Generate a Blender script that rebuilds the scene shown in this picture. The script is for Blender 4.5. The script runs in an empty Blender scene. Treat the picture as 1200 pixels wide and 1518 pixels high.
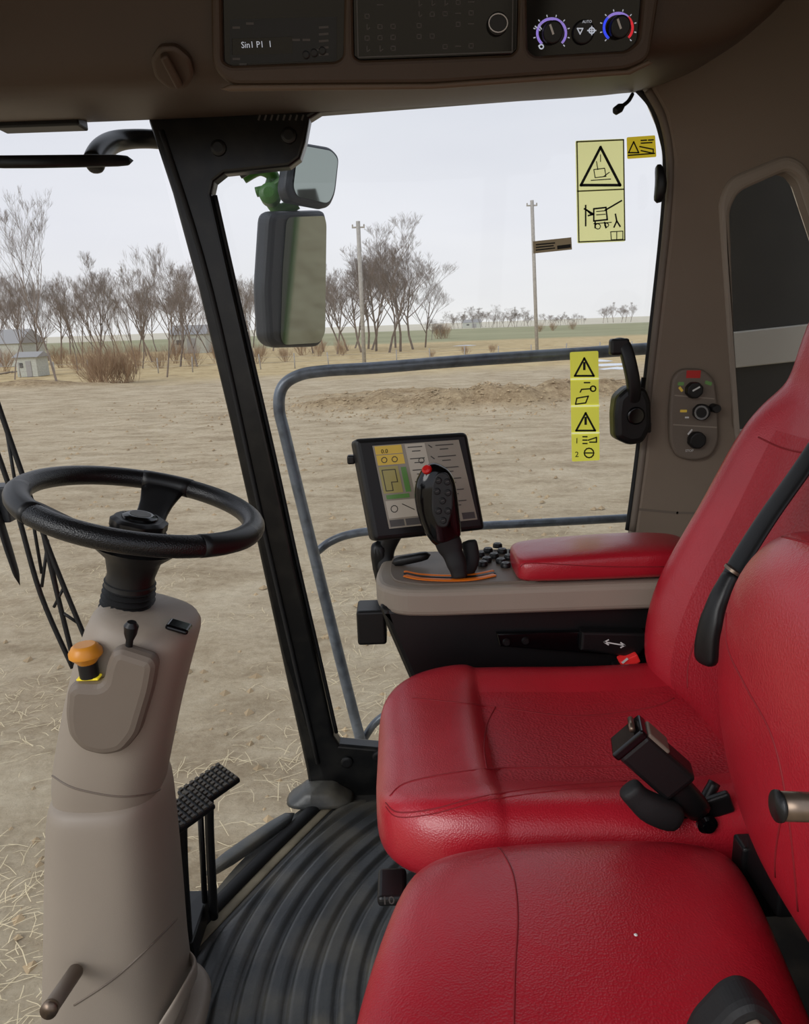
import bpy, bmesh, math, random
from mathutils import Vector, Matrix, noise
from mathutils.bvhtree import BVHTree
random.seed(7)
V=Vector
# ------------------------------------------------------------------ camera
F=1100.0; CX,CY=600.0,759.0
pt=math.radians(14.2); rl=math.radians(2.0)
C=V((0,0,1.2))
FW=V((0,math.cos(pt),-math.sin(pt))); U0=V((0,math.sin(pt),math.cos(pt))); R0=V((1,0,0))
R=R0*math.cos(rl)-U0*math.sin(rl); U=U0*math.cos(rl)+R0*math.sin(rl)
cd=bpy.data.cameras.new('camera'); cam=bpy.data.objects.new('camera',cd)
bpy.context.scene.collection.objects.link(cam)
cd.sensor_fit='VERTICAL'; cd.sensor_height=36; cd.lens=36*F/1518; cd.clip_start=.02; cd.clip_end=5000
m=Matrix((R,U,-FW)).transposed().to_4x4(); m.translation=C; cam.matrix_world=m
bpy.context.scene.camera=cam
# survey helpers: where the sight line to a measured point meets a real plane of the cab
def ray(u,v): return R*((u-CX)/F)+U*((CY-v)/F)+FW
def P(u,v,x=None,y=None,z=None):
    d=ray(u,v)
    if x is not None: t=(x-C.x)/d.x
    elif y is not None: t=(y-C.y)/d.y
    else: t=(z-C.z)/d.z
    return C+d*t
def PP(u,v,o,n):
    d=ray(u,v); return C+d*((o-C).dot(n)/d.dot(n))
# ------------------------------------------------------------------ materials
def lin(c):
    r=[]
    for k in c[:3]:
        k=k/255.0
        r.append(k/12.92 if k<=.04045 else ((k+.055)/1.055)**2.4)
    return tuple(r)+(1,)
def mat(name,col,rough=.5,metal=0,bump=0,bscale=200,var=0,vscale=6,coat=0,spec=.5,emit=0,vor=False,dust=None,dscale=8,wrinkle=0):
    mt=bpy.data.materials.new(name); mt.use_nodes=True
    nt=mt.node_tree; b=nt.nodes['Principled BSDF']; c=lin(col)
    b.inputs['Roughness'].default_value=rough; b.inputs['Metallic'].default_value=metal
    b.inputs['Specular IOR Level'].default_value=spec; b.inputs['Coat Weight'].default_value=coat; b.inputs['Coat Roughness'].default_value=.22
    b.inputs['Base Color'].default_value=c
    tc=nt.nodes.new('ShaderNodeTexCoord')
    if var or dust:
        nz=nt.nodes.new('ShaderNodeTexNoise'); nz.inputs['Scale'].default_value=vscale; nz.inputs['Detail'].default_value=6
        nt.links.new(tc.outputs['Object'],nz.inputs['Vector'])
        mx=nt.nodes.new('ShaderNodeMix'); mx.data_type='RGBA'
        mx.inputs[6].default_value=tuple(k*(1-var) for k in c[:3])+(1,); mx.inputs[7].default_value=tuple(min(1,k*(1+var)) for k in c[:3])+(1,)
        rp=nt.nodes.new('ShaderNodeValToRGB'); rp.color_ramp.elements[0].position=.32; rp.color_ramp.elements[1].position=.68
        nt.links.new(nz.outputs['Fac'],rp.inputs[0]); nt.links.new(rp.outputs[0],mx.inputs[0])
        out=mx.outputs[2]
        if dust:
            n2=nt.nodes.new('ShaderNodeTexNoise'); n2.inputs['Scale'].default_value=dscale; n2.inputs['Detail'].default_value=8
            nt.links.new(tc.outputs['Object'],n2.inputs['Vector'])
            r2=nt.nodes.new('ShaderNodeValToRGB'); r2.color_ramp.elements[0].position=.45; r2.color_ramp.elements[1].position=.75
            r2.color_ramp.elements[1].color=(.6,.6,.6,1)
            nt.links.new(n2.outputs['Fac'],r2.inputs[0])
            m2=nt.nodes.new('ShaderNodeMix'); m2.data_type='RGBA'; m2.inputs[7].default_value=lin(dust)
            nt.links.new(r2.outputs[0],m2.inputs[0]); nt.links.new(out,m2.inputs[6]); out=m2.outputs[2]
        nt.links.new(out,b.inputs['Base Color'])
    if bump:
        if vor:
            nb=nt.nodes.new('ShaderNodeTexVoronoi'); o='Distance'
        else:
            nb=nt.nodes.new('ShaderNodeTexNoise'); nb.inputs['Detail'].default_value=4; o='Fac'
        nb.inputs['Scale'].default_value=bscale
        nt.links.new(tc.outputs['Object'],nb.inputs['Vector'])
        bp=nt.nodes.new('ShaderNodeBump'); bp.inputs['Strength'].default_value=bump; bp.inputs['Distance'].default_value=.002
        nt.links.new(nb.outputs[o],bp.inputs['Height']); nt.links.new(bp.outputs[0],b.inputs['Normal'])
        if wrinkle:
            nw=nt.nodes.new('ShaderNodeTexNoise'); nw.inputs['Scale'].default_value=11; nw.inputs['Detail'].default_value=2; nw.inputs['Distortion'].default_value=.8
            nt.links.new(tc.outputs['Object'],nw.inputs['Vector'])
            b2=nt.nodes.new('ShaderNodeBump'); b2.inputs['Strength'].default_value=wrinkle; b2.inputs['Distance'].default_value=.012
            nt.links.new(nw.outputs['Fac'],b2.inputs['Height']); nt.links.new(b2.outputs[0],bp.inputs['Normal'])
    if emit:
        b.inputs['Emission Color'].default_value=c; b.inputs['Emission Strength'].default_value=emit
    return mt
M={}
M['leather']=mat('red_leather',(178,27,43),.34,bump=.22,bscale=420,var=.10,vscale=5,vor=True,spec=.65,coat=.35,wrinkle=.2)
M['leather2']=mat('red_leather_perforated',(166,24,39),.46,bump=.5,bscale=240,var=.08,vscale=9,vor=True,spec=.5,coat=.15,wrinkle=.16)
M['seam']=mat('seam_thread',(138,22,32),.7)
M['taupe']=mat('taupe_plastic',(158,146,132),.5,bump=.12,bscale=600,var=.05,vscale=3)
M['taupe_d']=mat('dark_taupe_plastic',(120,108,96),.5,bump=.1,bscale=600,var=.05)
M['wall']=mat('wall_trim_plastic',(138,123,107),.6,bump=.2,bscale=500,var=.06,vscale=3)
M['head']=mat('headliner_plastic',(76,60,46),.5,bump=.15,bscale=500,var=.08,vscale=3)
M['head_l']=mat('headliner_border',(108,90,72),.45,bump=.1,bscale=500)
M['black']=mat('black_plastic',(16,16,17),.42,bump=.08,bscale=500)
M['gloss']=mat('gloss_black',(7,7,9),.12)
M['blackpaint']=mat('black_frame_paint',(11,12,13),.3,var=.2,vscale=12,dust=(44,42,38),dscale=22)
M['rubber']=mat('rubber_black',(21,21,22),.65,bump=.15,bscale=300)
M['wheel']=mat('wheel_leather',(15,15,17),.36,bump=.25,bscale=500,vor=True)
M['mat']=mat('rubber_floor_mat',(68,70,70),.38,bump=.3,bscale=150,var=.25,vscale=7,dust=(128,120,102),dscale=8)
M['floor']=mat('floor_rubber_base',(50,50,49),.5,bump=.3,bscale=150,var=.2,vscale=7,dust=(104,96,82),dscale=10)
M['dusty']=mat('dusty_sill',(140,130,108),.8,bump=.3,bscale=100,var=.25,vscale=15)
M['tread']=mat('pedal_tread',(92,86,76),.6)
M['steel']=mat('painted_steel_rail',(110,118,128),.35,metal=.3,var=.25,vscale=14,dust=(50,50,52),dscale=30)
M['chrome']=mat('bare_steel',(128,112,98),.35,metal=.85,var=.3,vscale=60)
M['orange']=mat('orange_plastic',(228,150,45),.35)
M['orange2']=mat('orange_gate',(235,120,20),.4)
M['yellow']=mat('sticker_yellow_glow',(224,222,84),.5,emit=.35)  # emission stands in for daylight coming through the label
M['yellowp']=mat('sticker_pale_yellow_glow',(236,238,172),.5,emit=.5)  # pale label, backlight put in as emission
M['yellow2']=mat('sticker_strong_yellow_glow',(236,212,50),.5,emit=.3)  # added glow imitates backlight; column plate shares this material
M['ink']=mat('sticker_ink',(25,28,20),.6)
M['ink_f']=mat('sticker_ink_faint',(120,122,70),.6)
M['white']=mat('white_print',(225,225,222),.5)
M['white_e']=mat('lit_white_print',(190,195,205),.5,emit=.5)
M['dim']=mat('dim_print',(84,80,78),.5)
M['grey']=mat('grey_panel',(90,88,86),.5)
M['tag']=mat('foil_tag',(150,135,105),.4,metal=.3,emit=.1)
M['red']=mat('red_button',(205,30,28),.3)
M['redb']=mat('buckle_red',(225,45,45),.35,emit=.15)
M['blue_e']=mat('ring_blue',(60,80,220),.4,emit=.7)
M['pur_e']=mat('ring_purple',(150,130,200),.4,emit=.6)
M['red_e']=mat('ring_red',(200,50,60),.4,emit=.6)
M['green']=mat('machine_green',(66,120,42),.35,var=.2,vscale=8)
M['screen']=mat('screen_grey',(134,126,113),.22,emit=.16)
M['screen_w']=mat('screen_white',(168,160,146),.3,emit=.2)
M['screen_y']=mat('screen_yellow',(196,164,62),.3,emit=.22)
M['screen_o']=mat('screen_olive',(150,140,84),.3,emit=.18)
M['screen_g']=mat('screen_green',(90,130,70),.3,emit=.15)
M['screen_t']=mat('screen_text',(60,56,50),.3)
M['mirror']=mat('mirror_glass',(160,168,160),.04,metal=1)
M['housing']=mat('mirror_housing',(46,50,56),.45,bump=.1,bscale=200)
M['bark']=mat('bark',(128,116,106),.9,var=.2,vscale=2)
M['twig']=mat('twig_tan',(160,134,108),.9,var=.2,vscale=2)
M['pole']=mat('weathered_pole',(165,160,152),.85,var=.15)
M['straw']=mat('straw',(224,207,168),.8,var=.15,vscale=3)
M['shed']=mat('shed_siding',(186,188,178),.8,var=.1)
M['roofm']=mat('shed_roof',(158,156,154),.7)
M['darkbox']=mat('machine_dark',(62,60,54),.6,var=.15)
M['pale']=mat('machine_pale',(205,200,188),.5)
M['snow']=mat('old_snow',(225,228,232),.7)
# glass
g=bpy.data.materials.new('window_glass'); g.use_nodes=True; nt=g.node_tree; nt.nodes.clear()
o=nt.nodes.new('ShaderNodeOutputMaterial'); mx=nt.nodes.new('ShaderNodeMixShader'); tr=nt.nodes.new('ShaderNodeBsdfTransparent'); gl=nt.nodes.new('ShaderNodeBsdfGlossy')
gl.inputs['Roughness'].default_value=.02; tr.inputs[0].default_value=(.985,.99,.988,1)
fr=nt.nodes.new('ShaderNodeFresnel'); fr.inputs[0].default_value=1.25
nt.links.new(fr.outputs[0],mx.inputs[0]); nt.links.new(tr.outputs[0],mx.inputs[1]); nt.links.new(gl.outputs[0],mx.inputs[2]); nt.links.new(mx.outputs[0],o.inputs[0])
M['glass']=g
# ------------------------------------------------------------------ builders
col=bpy.context.scene.collection
def emp(name,loc=(0,0,0)):
    e=bpy.data.objects.new(name,None); col.objects.link(e); e.empty_display_size=.05
    return e
def add(name,me,mt,par=None,smooth=False,sub=0,bev=0):
    ob=bpy.data.objects.new(name,me); col.objects.link(ob)
    if mt is not None: me.materials.append(M[mt] if isinstance(mt,str) else mt)
    if par: ob.parent=par
    if smooth:
        for p in me.polygons: p.use_smooth=True
    if bev:
        b=ob.modifiers.new('bev','BEVEL'); b.width=bev; b.segments=3; b.limit_method='ANGLE'
    if sub:
        s=ob.modifiers.new('sub','SUBSURF'); s.levels=sub; s.render_levels=sub
    return ob
def mesh(name,vs,fs,mt,par=None,smooth=False,sub=0,bev=0,fix=True):
    me=bpy.data.meshes.new(name); me.from_pydata([tuple(v) for v in vs],[],fs); me.update()
    if fix:
        bm=bmesh.new(); bm.from_mesh(me); bmesh.ops.recalc_face_normals(bm,faces=bm.faces); bm.to_mesh(me); bm.free()
    return add(name,me,mt,par,smooth,sub,bev)
def loft(name,rings,mt,par=None,smooth=True,sub=1,closed=True,cap=True,loop=False,bev=0):
    n=len(rings[0]); vs=[p for r in rings for p in r]; fs=[]
    k=len(rings)
    for i in range(k if loop else k-1):
        a=i*n; b=((i+1)%k)*n
        for j in range(n if closed else n-1):
            j2=(j+1)%n; fs.append((a+j,a+j2,b+j2,b+j))
    if cap and not loop:
        fs.append(tuple(range(n-1,-1,-1))); fs.append(tuple(range((k-1)*n,k*n)))
    return mesh(name,vs,fs,mt,par,smooth,sub,bev)
def box(name,c,s,mt,par=None,rot=None,bev=.004):
    h=[k/2 for k in s]; vs=[V((x*h[0],y*h[1],z*h[2])) for x in(-1,1) for y in(-1,1) for z in(-1,1)]
    if rot is not None: vs=[rot@v for v in vs]
    vs=[v+V(c) for v in vs]
    fs=[(0,1,3,2),(4,6,7,5),(0,4,5,1),(2,3,7,6),(0,2,6,4),(1,5,7,3)]
    return mesh(name,vs,fs,mt,par,bev=bev)
def sell(a,b,n,e=2.0):
    r=[]
    for i in range(n):
        t=2*math.pi*i/n; ct,st=math.cos(t),math.sin(t)
        r.append((a*math.copysign(abs(ct)**(2/e),ct),b*math.copysign(abs(st)**(2/e),st)))
    return r
def sweep(name,pts,sizes,up,mt,par=None,n=16,e=2.6,sub=1,cap=True,loop=False):
    pts=[V(p) for p in pts]; rings=[]; up=V(up); K=len(pts)
    for i,p in enumerate(pts):
        if loop: t=pts[(i+1)%K]-pts[i-1]
        else: t=pts[min(i+1,K-1)]-pts[max(i-1,0)]
        t.normalize(); s=t.cross(up).normalized(); w=s.cross(t).normalized()
        a,b=sizes[i] if isinstance(sizes,list) else sizes
        rings.append([p+s*x+w*y for x,y in sell(a,b,n,e)])
    return loft(name,rings,mt,par,True,sub,cap=cap,loop=loop)
def cr(pts,k=8):
    pts=[V(p) for p in pts]; out=[]
    for i in range(len(pts)-1):
        p0=pts[max(i-1,0)];p1=pts[i];p2=pts[i+1];p3=pts[min(i+2,len(pts)-1)]
        for j in range(k):
            t=j/k
            out.append(.5*((2*p1)+(p2-p0)*t+(2*p0-5*p1+4*p2-p3)*t*t+(3*p1-p0-3*p2+p3)*t**3))
    out.append(pts[-1]); return out
def tube(name,pts,r,mt,par=None,smooth=True,k=6,n=10):
    pts=[V(p) for p in pts]
    if smooth and len(pts)>2: pts=cr(pts,k)
    rings=[]; K=len(pts); prev=None
    for i,p in enumerate(pts):
        t=(pts[min(i+1,K-1)]-pts[max(i-1,0)]).normalized()
        if prev is None:
            a=V((0,0,1)) if abs(t.z)<.9 else V((1,0,0)); s=t.cross(a).normalized()
        else: s=(prev-t*prev.dot(t)).normalized()
        prev=s; w=t.cross(s)
        rr=r[i] if isinstance(r,list) else r
        rings.append([p+(s*math.cos(q)+w*math.sin(q))*rr for q in [2*math.pi*j/n for j in range(n)]])
    return loft(name,rings,mt,par,True,0)
def lathe(name,c,ax,prof,mt,par=None,n=32,smooth=True,scal=0):
    c=V(c); ax=V(ax).normalized(); a=V((0,0,1)) if abs(ax.z)<.9 else V((1,0,0)); s=ax.cross(a).normalized(); w=ax.cross(s)
    rings=[]
    for r,z in prof:
        ring=[]
        for j in range(n):
            q=2*math.pi*j/n; rr=r*(1-scal*(.5+.5*math.cos(q*8))) if scal else r
            ring.append(c+ax*z+(s*math.cos(q)+w*math.sin(q))*rr)
        rings.append(ring)
    ob=loft(name,rings,mt,par,False,0)
    for p in ob.data.polygons: p.use_smooth = smooth and len(p.vertices)==4
    md=ob.modifiers.new('es','EDGE_SPLIT'); md.split_angle=math.radians(40)
    return ob
def knob(name,c,ax,r,h,mt,par=None,n=32,scal=0):
    return lathe(name,c,ax,[(r,0),(r,h*.8),(r*.93,h*.95),(r*.8,h)],mt,par,n,True,scal)
class Pl:
    def __init__(s,o,n,up=(0,0,1)):
        s.o=V(o); s.n=V(n).normalized(); up=V(up); s.ex=up.cross(s.n).normalized(); s.ey=s.n.cross(s.ex)
    def px(s,u,v):
        p=PP(u,v,s.o,s.n)-s.o; return (p.dot(s.ex),p.dot(s.ey))
    def w(s,x,y,z=0): return s.o+s.ex*x+s.ey*y+s.n*z
    def L(s,l): return [s.px(*q) for q in l]
    def at(s,u,v,z=0): return PP(u,v,s.o,s.n)+s.n*z
def fillet(pts,r,k=5):
    out=[]; n=len(pts)
    for i in range(n):
        p=V(pts[i][:2]).to_3d(); a=V(pts[i-1][:2]).to_3d()-p; b=V(pts[(i+1)%n][:2]).to_3d()-p
        la,lb=a.length,b.length; d=min(r,la*.45,lb*.45)
        pa=p+a.normalized()*d; pb=p+b.normalized()*d
        for j in range(k+1):
            t=j/k; q=pa*(1-t)**2+p*2*t*(1-t)+pb*t*t; out.append((q.x,q.y))
    return out
curves=[]
def plate(name,pl,pts,mt,par=None,thick=.01,bevel=0,holes=(),z=0,r=0,rh=None):
    cu=bpy.data.curves.new(name,'CURVE'); cu.dimensions='2D'; cu.fill_mode='BOTH'
    bevel=min(bevel,thick*.45)
    cu.extrude=max(thick/2-bevel,0); cu.bevel_depth=bevel; cu.bevel_resolution=2; cu.offset=-bevel
    for k,l in enumerate([pts]+list(holes)):
        rr=r if k==0 else (rh if rh is not None else r)
        if rr: l=fillet(l,rr)
        sp=cu.splines.new('POLY'); sp.points.add(len(l)-1); sp.use_cyclic_u=True; sp.use_smooth=False
        for i,q in enumerate(l): sp.points[i].co=(q[0],q[1],0,1)
    ob=bpy.data.objects.new(name,cu); col.objects.link(ob)
    cu.materials.append(M[mt])
    mm=Matrix((pl.ex,pl.ey,pl.n)).transposed().to_4x4(); mm.translation=pl.o+pl.n*(z+thick/2)
    ob.matrix_world=mm
    curves.append((ob,par)); return ob
def text(name,pl,u,v,s,body,mt,par,z=0,align='LEFT'):
    cu=bpy.data.curves.new(name,'FONT'); cu.body=body; cu.size=s; cu.extrude=.0003; cu.align_x=align; cu.resolution_u=2
    cu.materials.append(M[mt]); ob=bpy.data.objects.new(name,cu); col.objects.link(ob)
    mm=Matrix((pl.ex,pl.ey,pl.n)).transposed().to_4x4(); mm.translation=pl.at(u,v,z); ob.matrix_world=mm
    curves.append((ob,par)); return ob
def lines(name,pl,segs,mt,par,z=.001,w=1.5):
    vs=[];fs=[]
    for s in segs:
        ww=w
        if isinstance(s,tuple) and isinstance(s[1],(int,float)): s,ww=s
        q=[V(pl.px(*a)).to_3d() for a in s]
        hw=ww/F*(pl.o-C).length/2
        for i in range(len(q)-1):
            d=q[i+1]-q[i]
            if d.length<1e-6: continue
            d.normalize(); nn=V((-d.y,d.x,0))*hw; a=q[i]-d*hw*.8; b=q[i+1]+d*hw*.8
            k=len(vs)
            for t in (a-nn,b-nn,b+nn,a+nn): vs.append(pl.w(t.x,t.y,z))
            fs.append((k,k+1,k+2,k+3))
    return mesh(name,vs,fs,mt,par,fix=False)
def arcpx(u,v,r,a0,a1,n=20):
    return [(u+r*math.cos(math.radians(a0+(a1-a0)*i/n)),v-r*math.sin(math.radians(a0+(a1-a0)*i/n))) for i in range(n+1)]
def bvh(ob):
    bpy.context.view_layer.update(); return BVHTree.FromObject(ob,bpy.context.evaluated_depsgraph_get())
def drape(tree,pts,off=.0008,k=6):
    l=cr([V((a,b,0)) for a,b in pts],k) if len(pts)>2 else [V((a,b,0)) for a,b in pts]
    out=[]
    for q in l:
        d=ray(q.x,q.y).normalized(); h=tree.ray_cast(C,d)
        if h[0] is not None:
            nn=h[1] if h[1].dot(d)<0 else -h[1]
            out.append(h[0]+nn*off)
    return out
def seam(name,tree,pts,par,r=.0010,mt='seam',off=.0001):
    l=drape(tree,pts,off)
    if len(l)>2:
        o=[l[0]]
        for q in l[1:]:
            if (q-o[-1]).length<.08: o.append(q)
        if len(o)>2: tube(name,o,r,mt,par,smooth=False,n=6)
# ================================================================== GROUND / OUTSIDE
GZ=-1.8
MOUNDS=[(-2.8,27.5,1.9,1.1,.38),(-.6,27.3,2.3,1.2,.5),(1.6,26.5,2.0,1.1,.55),(3.6,26.8,2.0,1.2,.72),(5.6,27.8,2.2,1.3,.75),(7.8,29,2.3,1.4,.62),(10,31,2.6,1.4,.5),(0,31,5,1,.4),(-22,45,4,1.5,.5)]
def gh(x,y):
    z=0
    d=math.hypot(x,y)
    if d<95:
        z+=.06*noise.noise(V((x*.5,y*.5,0)))+.045*noise.noise(V((x*1.7,y*1.7,3)))
        if d<25: z+=.02*noise.noise(V((x*5,y*5,3)))
        mz=0
        for (mx_,my_,sx,sy,h) in MOUNDS:
            e=((x-mx_)/sx)**2+((y-my_)/sy)**2
            if e<8: mz=max(mz,h*math.exp(-e))+.25*min(mz,h*math.exp(-e))
        if mz>.01: z+=mz*(1+.45*noise.noise(V((x*.9,y*.9,7)))+.22*noise.noise(V((x*2.3,y*2.3,2)))+.10*noise.noise(V((x*5,y*5,2))))
    return GZ+z
def axis(a):
    o=[0]; s=.17
    while o[-1]<a:
        o.append(o[-1]+s)
        s*=1.03
        if o[-1]<33: s=min(s,.34)
    return o
def axisx(a):
    o=[0]; s=.17
    while o[-1]<a:
        o.append(o[-1]+s); s*=1.03
        if o[-1]<12: s=min(s,.26)
    return o
ys=[-k for k in reversed(axis(600)[1:])][::2]+axis(4000)
xs=[-k for k in reversed(axisx(3000)[1:])]+axisx(3000)
vs=[(x,y,gh(x,y)) for y in ys for x in xs]; nx=len(xs)
fs=[(j*nx+i,j*nx+i+1,(j+1)*nx+i+1,(j+1)*nx+i) for j in range(len(ys)-1) for i in range(nx-1)]
gm=bpy.data.materials.new('dirt_and_fields'); gm.use_nodes=True; nt=gm.node_tree; N=nt.nodes; Lk=nt.links; b=N['Principled BSDF']; b.inputs['Roughness'].default_value=.95; b.inputs['Specular IOR Level'].default_value=.1
tc=N.new('ShaderNodeTexCoord'); sep=N.new('ShaderNodeSeparateXYZ'); Lk.new(tc.outputs['Object'],sep.inputs[0])
def nz(scale,detail=8,rough=.6,vec=None):
    n=N.new('ShaderNodeTexNoise'); n.inputs['Scale'].default_value=scale; n.inputs['Detail'].default_value=detail; n.inputs['Roughness'].default_value=rough
    Lk.new(vec or tc.outputs['Object'],n.inputs['Vector']); return n.outputs['Fac']
def ramp(f,els):
    r=N.new('ShaderNodeValToRGB'); e=r.color_ramp.elements
    e[0].position,e[0].color=els[0][0],lin(els[0][1]); e[1].position,e[1].color=els[-1][0],lin(els[-1][1])
    for p_,c_ in els[1:-1]:
        q=e.new(p_); q.color=lin(c_)
    Lk.new(f,r.inputs[0]); return r.outputs[0]
def mixc(f,a,bb):
    x=N.new('ShaderNodeMix'); x.data_type='RGBA'
    if isinstance(f,float): x.inputs[0].default_value=f
    else: Lk.new(f,x.inputs[0])
    Lk.new(a,x.inputs[6]); Lk.new(bb,x.inputs[7]); return x.outputs[2]
def math_(op,a,v2=None,b2=None):
    x=N.new('ShaderNodeMath'); x.operation=op; Lk.new(a,x.inputs[0])
    if b2 is not None: Lk.new(b2,x.inputs[1])
    elif v2 is not None: x.inputs[1].default_value=v2
    return x.outputs[0]
big=ramp(nz(.45,10,.68),[(.32,(154,137,112)),(.5,(188,171,143)),(.68,(216,202,176))])
fine=ramp(nz(9,12,.78),[(.34,(122,104,81)),(.5,(186,169,141)),(.68,(230,216,188))])
mp=N.new('ShaderNodeMapping'); mp.inputs['Scale'].default_value=(.45,1.1,1); mp.inputs['Rotation'].default_value=(0,0,.3); Lk.new(tc.outputs['Object'],mp.inputs[0])
trk=ramp(nz(1.6,8,.7,mp.outputs[0]),[(.38,(144,125,98)),(.5,(190,172,144)),(.62,(212,197,169))])
dirt=mixc(.45,mixc(.5,big,fine),trk)
grass=ramp(nz(.6,10,.8),[(.3,(156,132,98)),(.5,(200,178,136)),(.7,(216,198,158))])
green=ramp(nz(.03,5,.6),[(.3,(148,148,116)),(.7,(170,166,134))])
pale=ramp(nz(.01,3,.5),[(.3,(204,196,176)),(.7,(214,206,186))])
yy=math_('ADD',sep.outputs['Y'],b2=math_('MULTIPLY',math_('SUBTRACT',nz(.15,4),.5),14))
def step(src,a,b_):
    mr=N.new('ShaderNodeMapRange'); mr.inputs[1].default_value=a; mr.inputs[2].default_value=b_; Lk.new(src,mr.inputs[0]); return mr.outputs[0]
pile=ramp(nz(2.6,10,.8),[(.36,(122,101,76)),(.6,(184,163,130))])
dirt=mixc(step(sep.outputs['Z'],GZ+.10,GZ+.32),dirt,pile)
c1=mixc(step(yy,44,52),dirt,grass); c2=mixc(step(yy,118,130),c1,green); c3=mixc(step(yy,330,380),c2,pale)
Lk.new(c3,b.inputs['Base Color'])
bp=N.new('ShaderNodeBump'); bp.inputs['Strength'].default_value=.9; bp.inputs['Distance'].default_value=.06; Lk.new(nz(5,12,.75),bp.inputs['Height']); Lk.new(bp.outputs[0],b.inputs['Normal'])
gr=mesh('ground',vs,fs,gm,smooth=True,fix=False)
# straw litter
vs=[];fs=[]
for i in range(12000):
    y=random.uniform(1.9,11); x=random.uniform(-1.05*y-1,.3*y)
    if noise.noise(V((x*.8,y*.8,1)))<random.uniform(-.3,.45): continue
    a=random.uniform(0,math.pi); L=random.uniform(.03,.11); w=random.uniform(.0012,.0025); z=gh(x,y)+random.uniform(.008,.02)
    dx,dy=math.cos(a)*L,math.sin(a)*L; k=len(vs)
    px_,py_=-math.sin(a)*w,math.cos(a)*w; bend=random.uniform(-.25,.25)
    vs+= [(x-dx-px_,y-dy-py_,z),(x-dx+px_,y-dy+py_,z),(x+px_+bend*dy,y+py_-bend*dx,z+.008),(x-px_+bend*dy,y-py_-bend*dx,z+.008),(x+dx+px_,y+dy+py_,z),(x+dx-px_,y+dy-py_,z)]
    fs+=[(k,k+1,k+2,k+3),(k+3,k+2,k+4,k+5)]
mesh('straw_litter',vs,fs,'straw',fix=False)
# dirt clods
vs=[];fs=[]
for i in range(3600):
    if i<2400:
        y=random.uniform(3,34); x=random.uniform(-.7*y-1,.45*y)
        if noise.noise(V((x*.3,y*.3,5)))<random.uniform(-.3,.3): continue
    else:
        mo=random.choice(MOUNDS[:8]); x=random.gauss(mo[0],mo[2]*.8); y=random.gauss(mo[1]-.6,mo[3]*.9)
    s=random.uniform(.015,.05)*(1+y*.03); z=gh(x,y); k=len(vs)
    for a,b_,c_ in ((1,0,0),(0,1,0),(-1,0,0),(0,-1,0),(.2,.1,.9)): vs.append((x+s*a*random.uniform(.6,1.3),y+s*b_*random.uniform(.6,1.3),z+s*c_*.8-.004))
    fs+=[(k,k+1,k+4),(k+1,k+2,k+4),(k+2,k+3,k+4),(k+3,k,k+4)]
M['clod']=mat('clod',(166,145,114),.95,var=.25,vscale=3)
mesh('dirt_clods',vs,fs,'clod',fix=False)
# trees
def tree_mesh(name,seed,H,multi=1,levels=5,spread=.55,mt='bark',thick=1.0,nb=(4,6),rmin=.006,up=.08):
    rnd=random.Random(seed); vs=[];fs=[]
    def seg(a,b,ra,rb):
        t=(b-a).normalized(); s=t.cross(V((.3,.2,1)) if abs(t.z)<.9 else V((1,.2,0))).normalized(); w=t.cross(s); k=len(vs)
        for p,r in((a,ra),(b,rb)):
            for q in (0,2.094,4.189): vs.append(p+(s*math.cos(q)+w*math.sin(q))*r)
        for j in range(3): fs.append((k+j,k+(j+1)%3,k+3+(j+1)%3,k+3+j))
    def br(p,d,L,r,lv):
        n=4 if lv<2 else (3 if lv<4 else 2); pts=[p]; dd=d.copy()
        for i in range(n):
            dd=(dd+V((rnd.gauss(0,.12),rnd.gauss(0,.12),rnd.gauss(up,.08)))).normalized()
            q=pts[-1]+dd*L/n; seg(pts[-1],q,r*(1-.6*i/n),r*(1-.6*(i+1)/n)); pts.append(q)
        if lv>=levels: return
        c=rnd.randint(*nb)+(3 if lv==0 else 0)
        for i in range(c):
            t=rnd.uniform(.3 if lv else .22,1.0); k=min(int(t*n),n-1); bp_=pts[k].lerp(pts[k+1],t*n-k)
            az=rnd.uniform(0,6.283); sp=rnd.uniform(.6,1.3)*spread
            side=V((math.cos(az),math.sin(az),0)); nd=(dd*math.cos(sp)+side*math.sin(sp)+V((0,0,.18))).normalized()
            br(bp_,nd,L*rnd.uniform(.5,.72)*(1.15-.4*t),max(r*(1-.6*t)*.6,rmin),lv+1)
    for i in range(multi):
        d=V((rnd.gauss(0,.1),rnd.gauss(0,.1),1)) if multi==1 else V((rnd.gauss(0,.5),rnd.gauss(0,.5),1))
        st=V((0,0,-.1)) if multi==1 else V((rnd.gauss(0,.08*H),rnd.gauss(0,.08*H),-.1))
        br(st,d.normalized(),H*(.62 if multi==1 else rnd.uniform(.4,.65)),H*.014*thick/(1 if multi==1 else 2.5),0)
    me=bpy.data.meshes.new(name); me.from_pydata([tuple(v) for v in vs],[],fs); me.update(); me.materials.append(M[mt]); return me
TM=[tree_mesh('bare_tree_mesh',s,10,levels=5,spread=sp,nb=(4,5),rmin=.005,thick=.9) for s,sp in ((1,.62),(2,.72),(5,.55),(9,.7))]
TT=[tree_mesh('thin_tree_mesh',s,10,levels=5,spread=.5,thick=.6,nb=(3,5),rmin=.004,up=.11) for s in (21,22,23,24)]
BM=[tree_mesh('bush_mesh',s,4,multi=26,levels=2,spread=.5,mt='twig',nb=(4,6),rmin=.004) for s in (31,32)]
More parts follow.
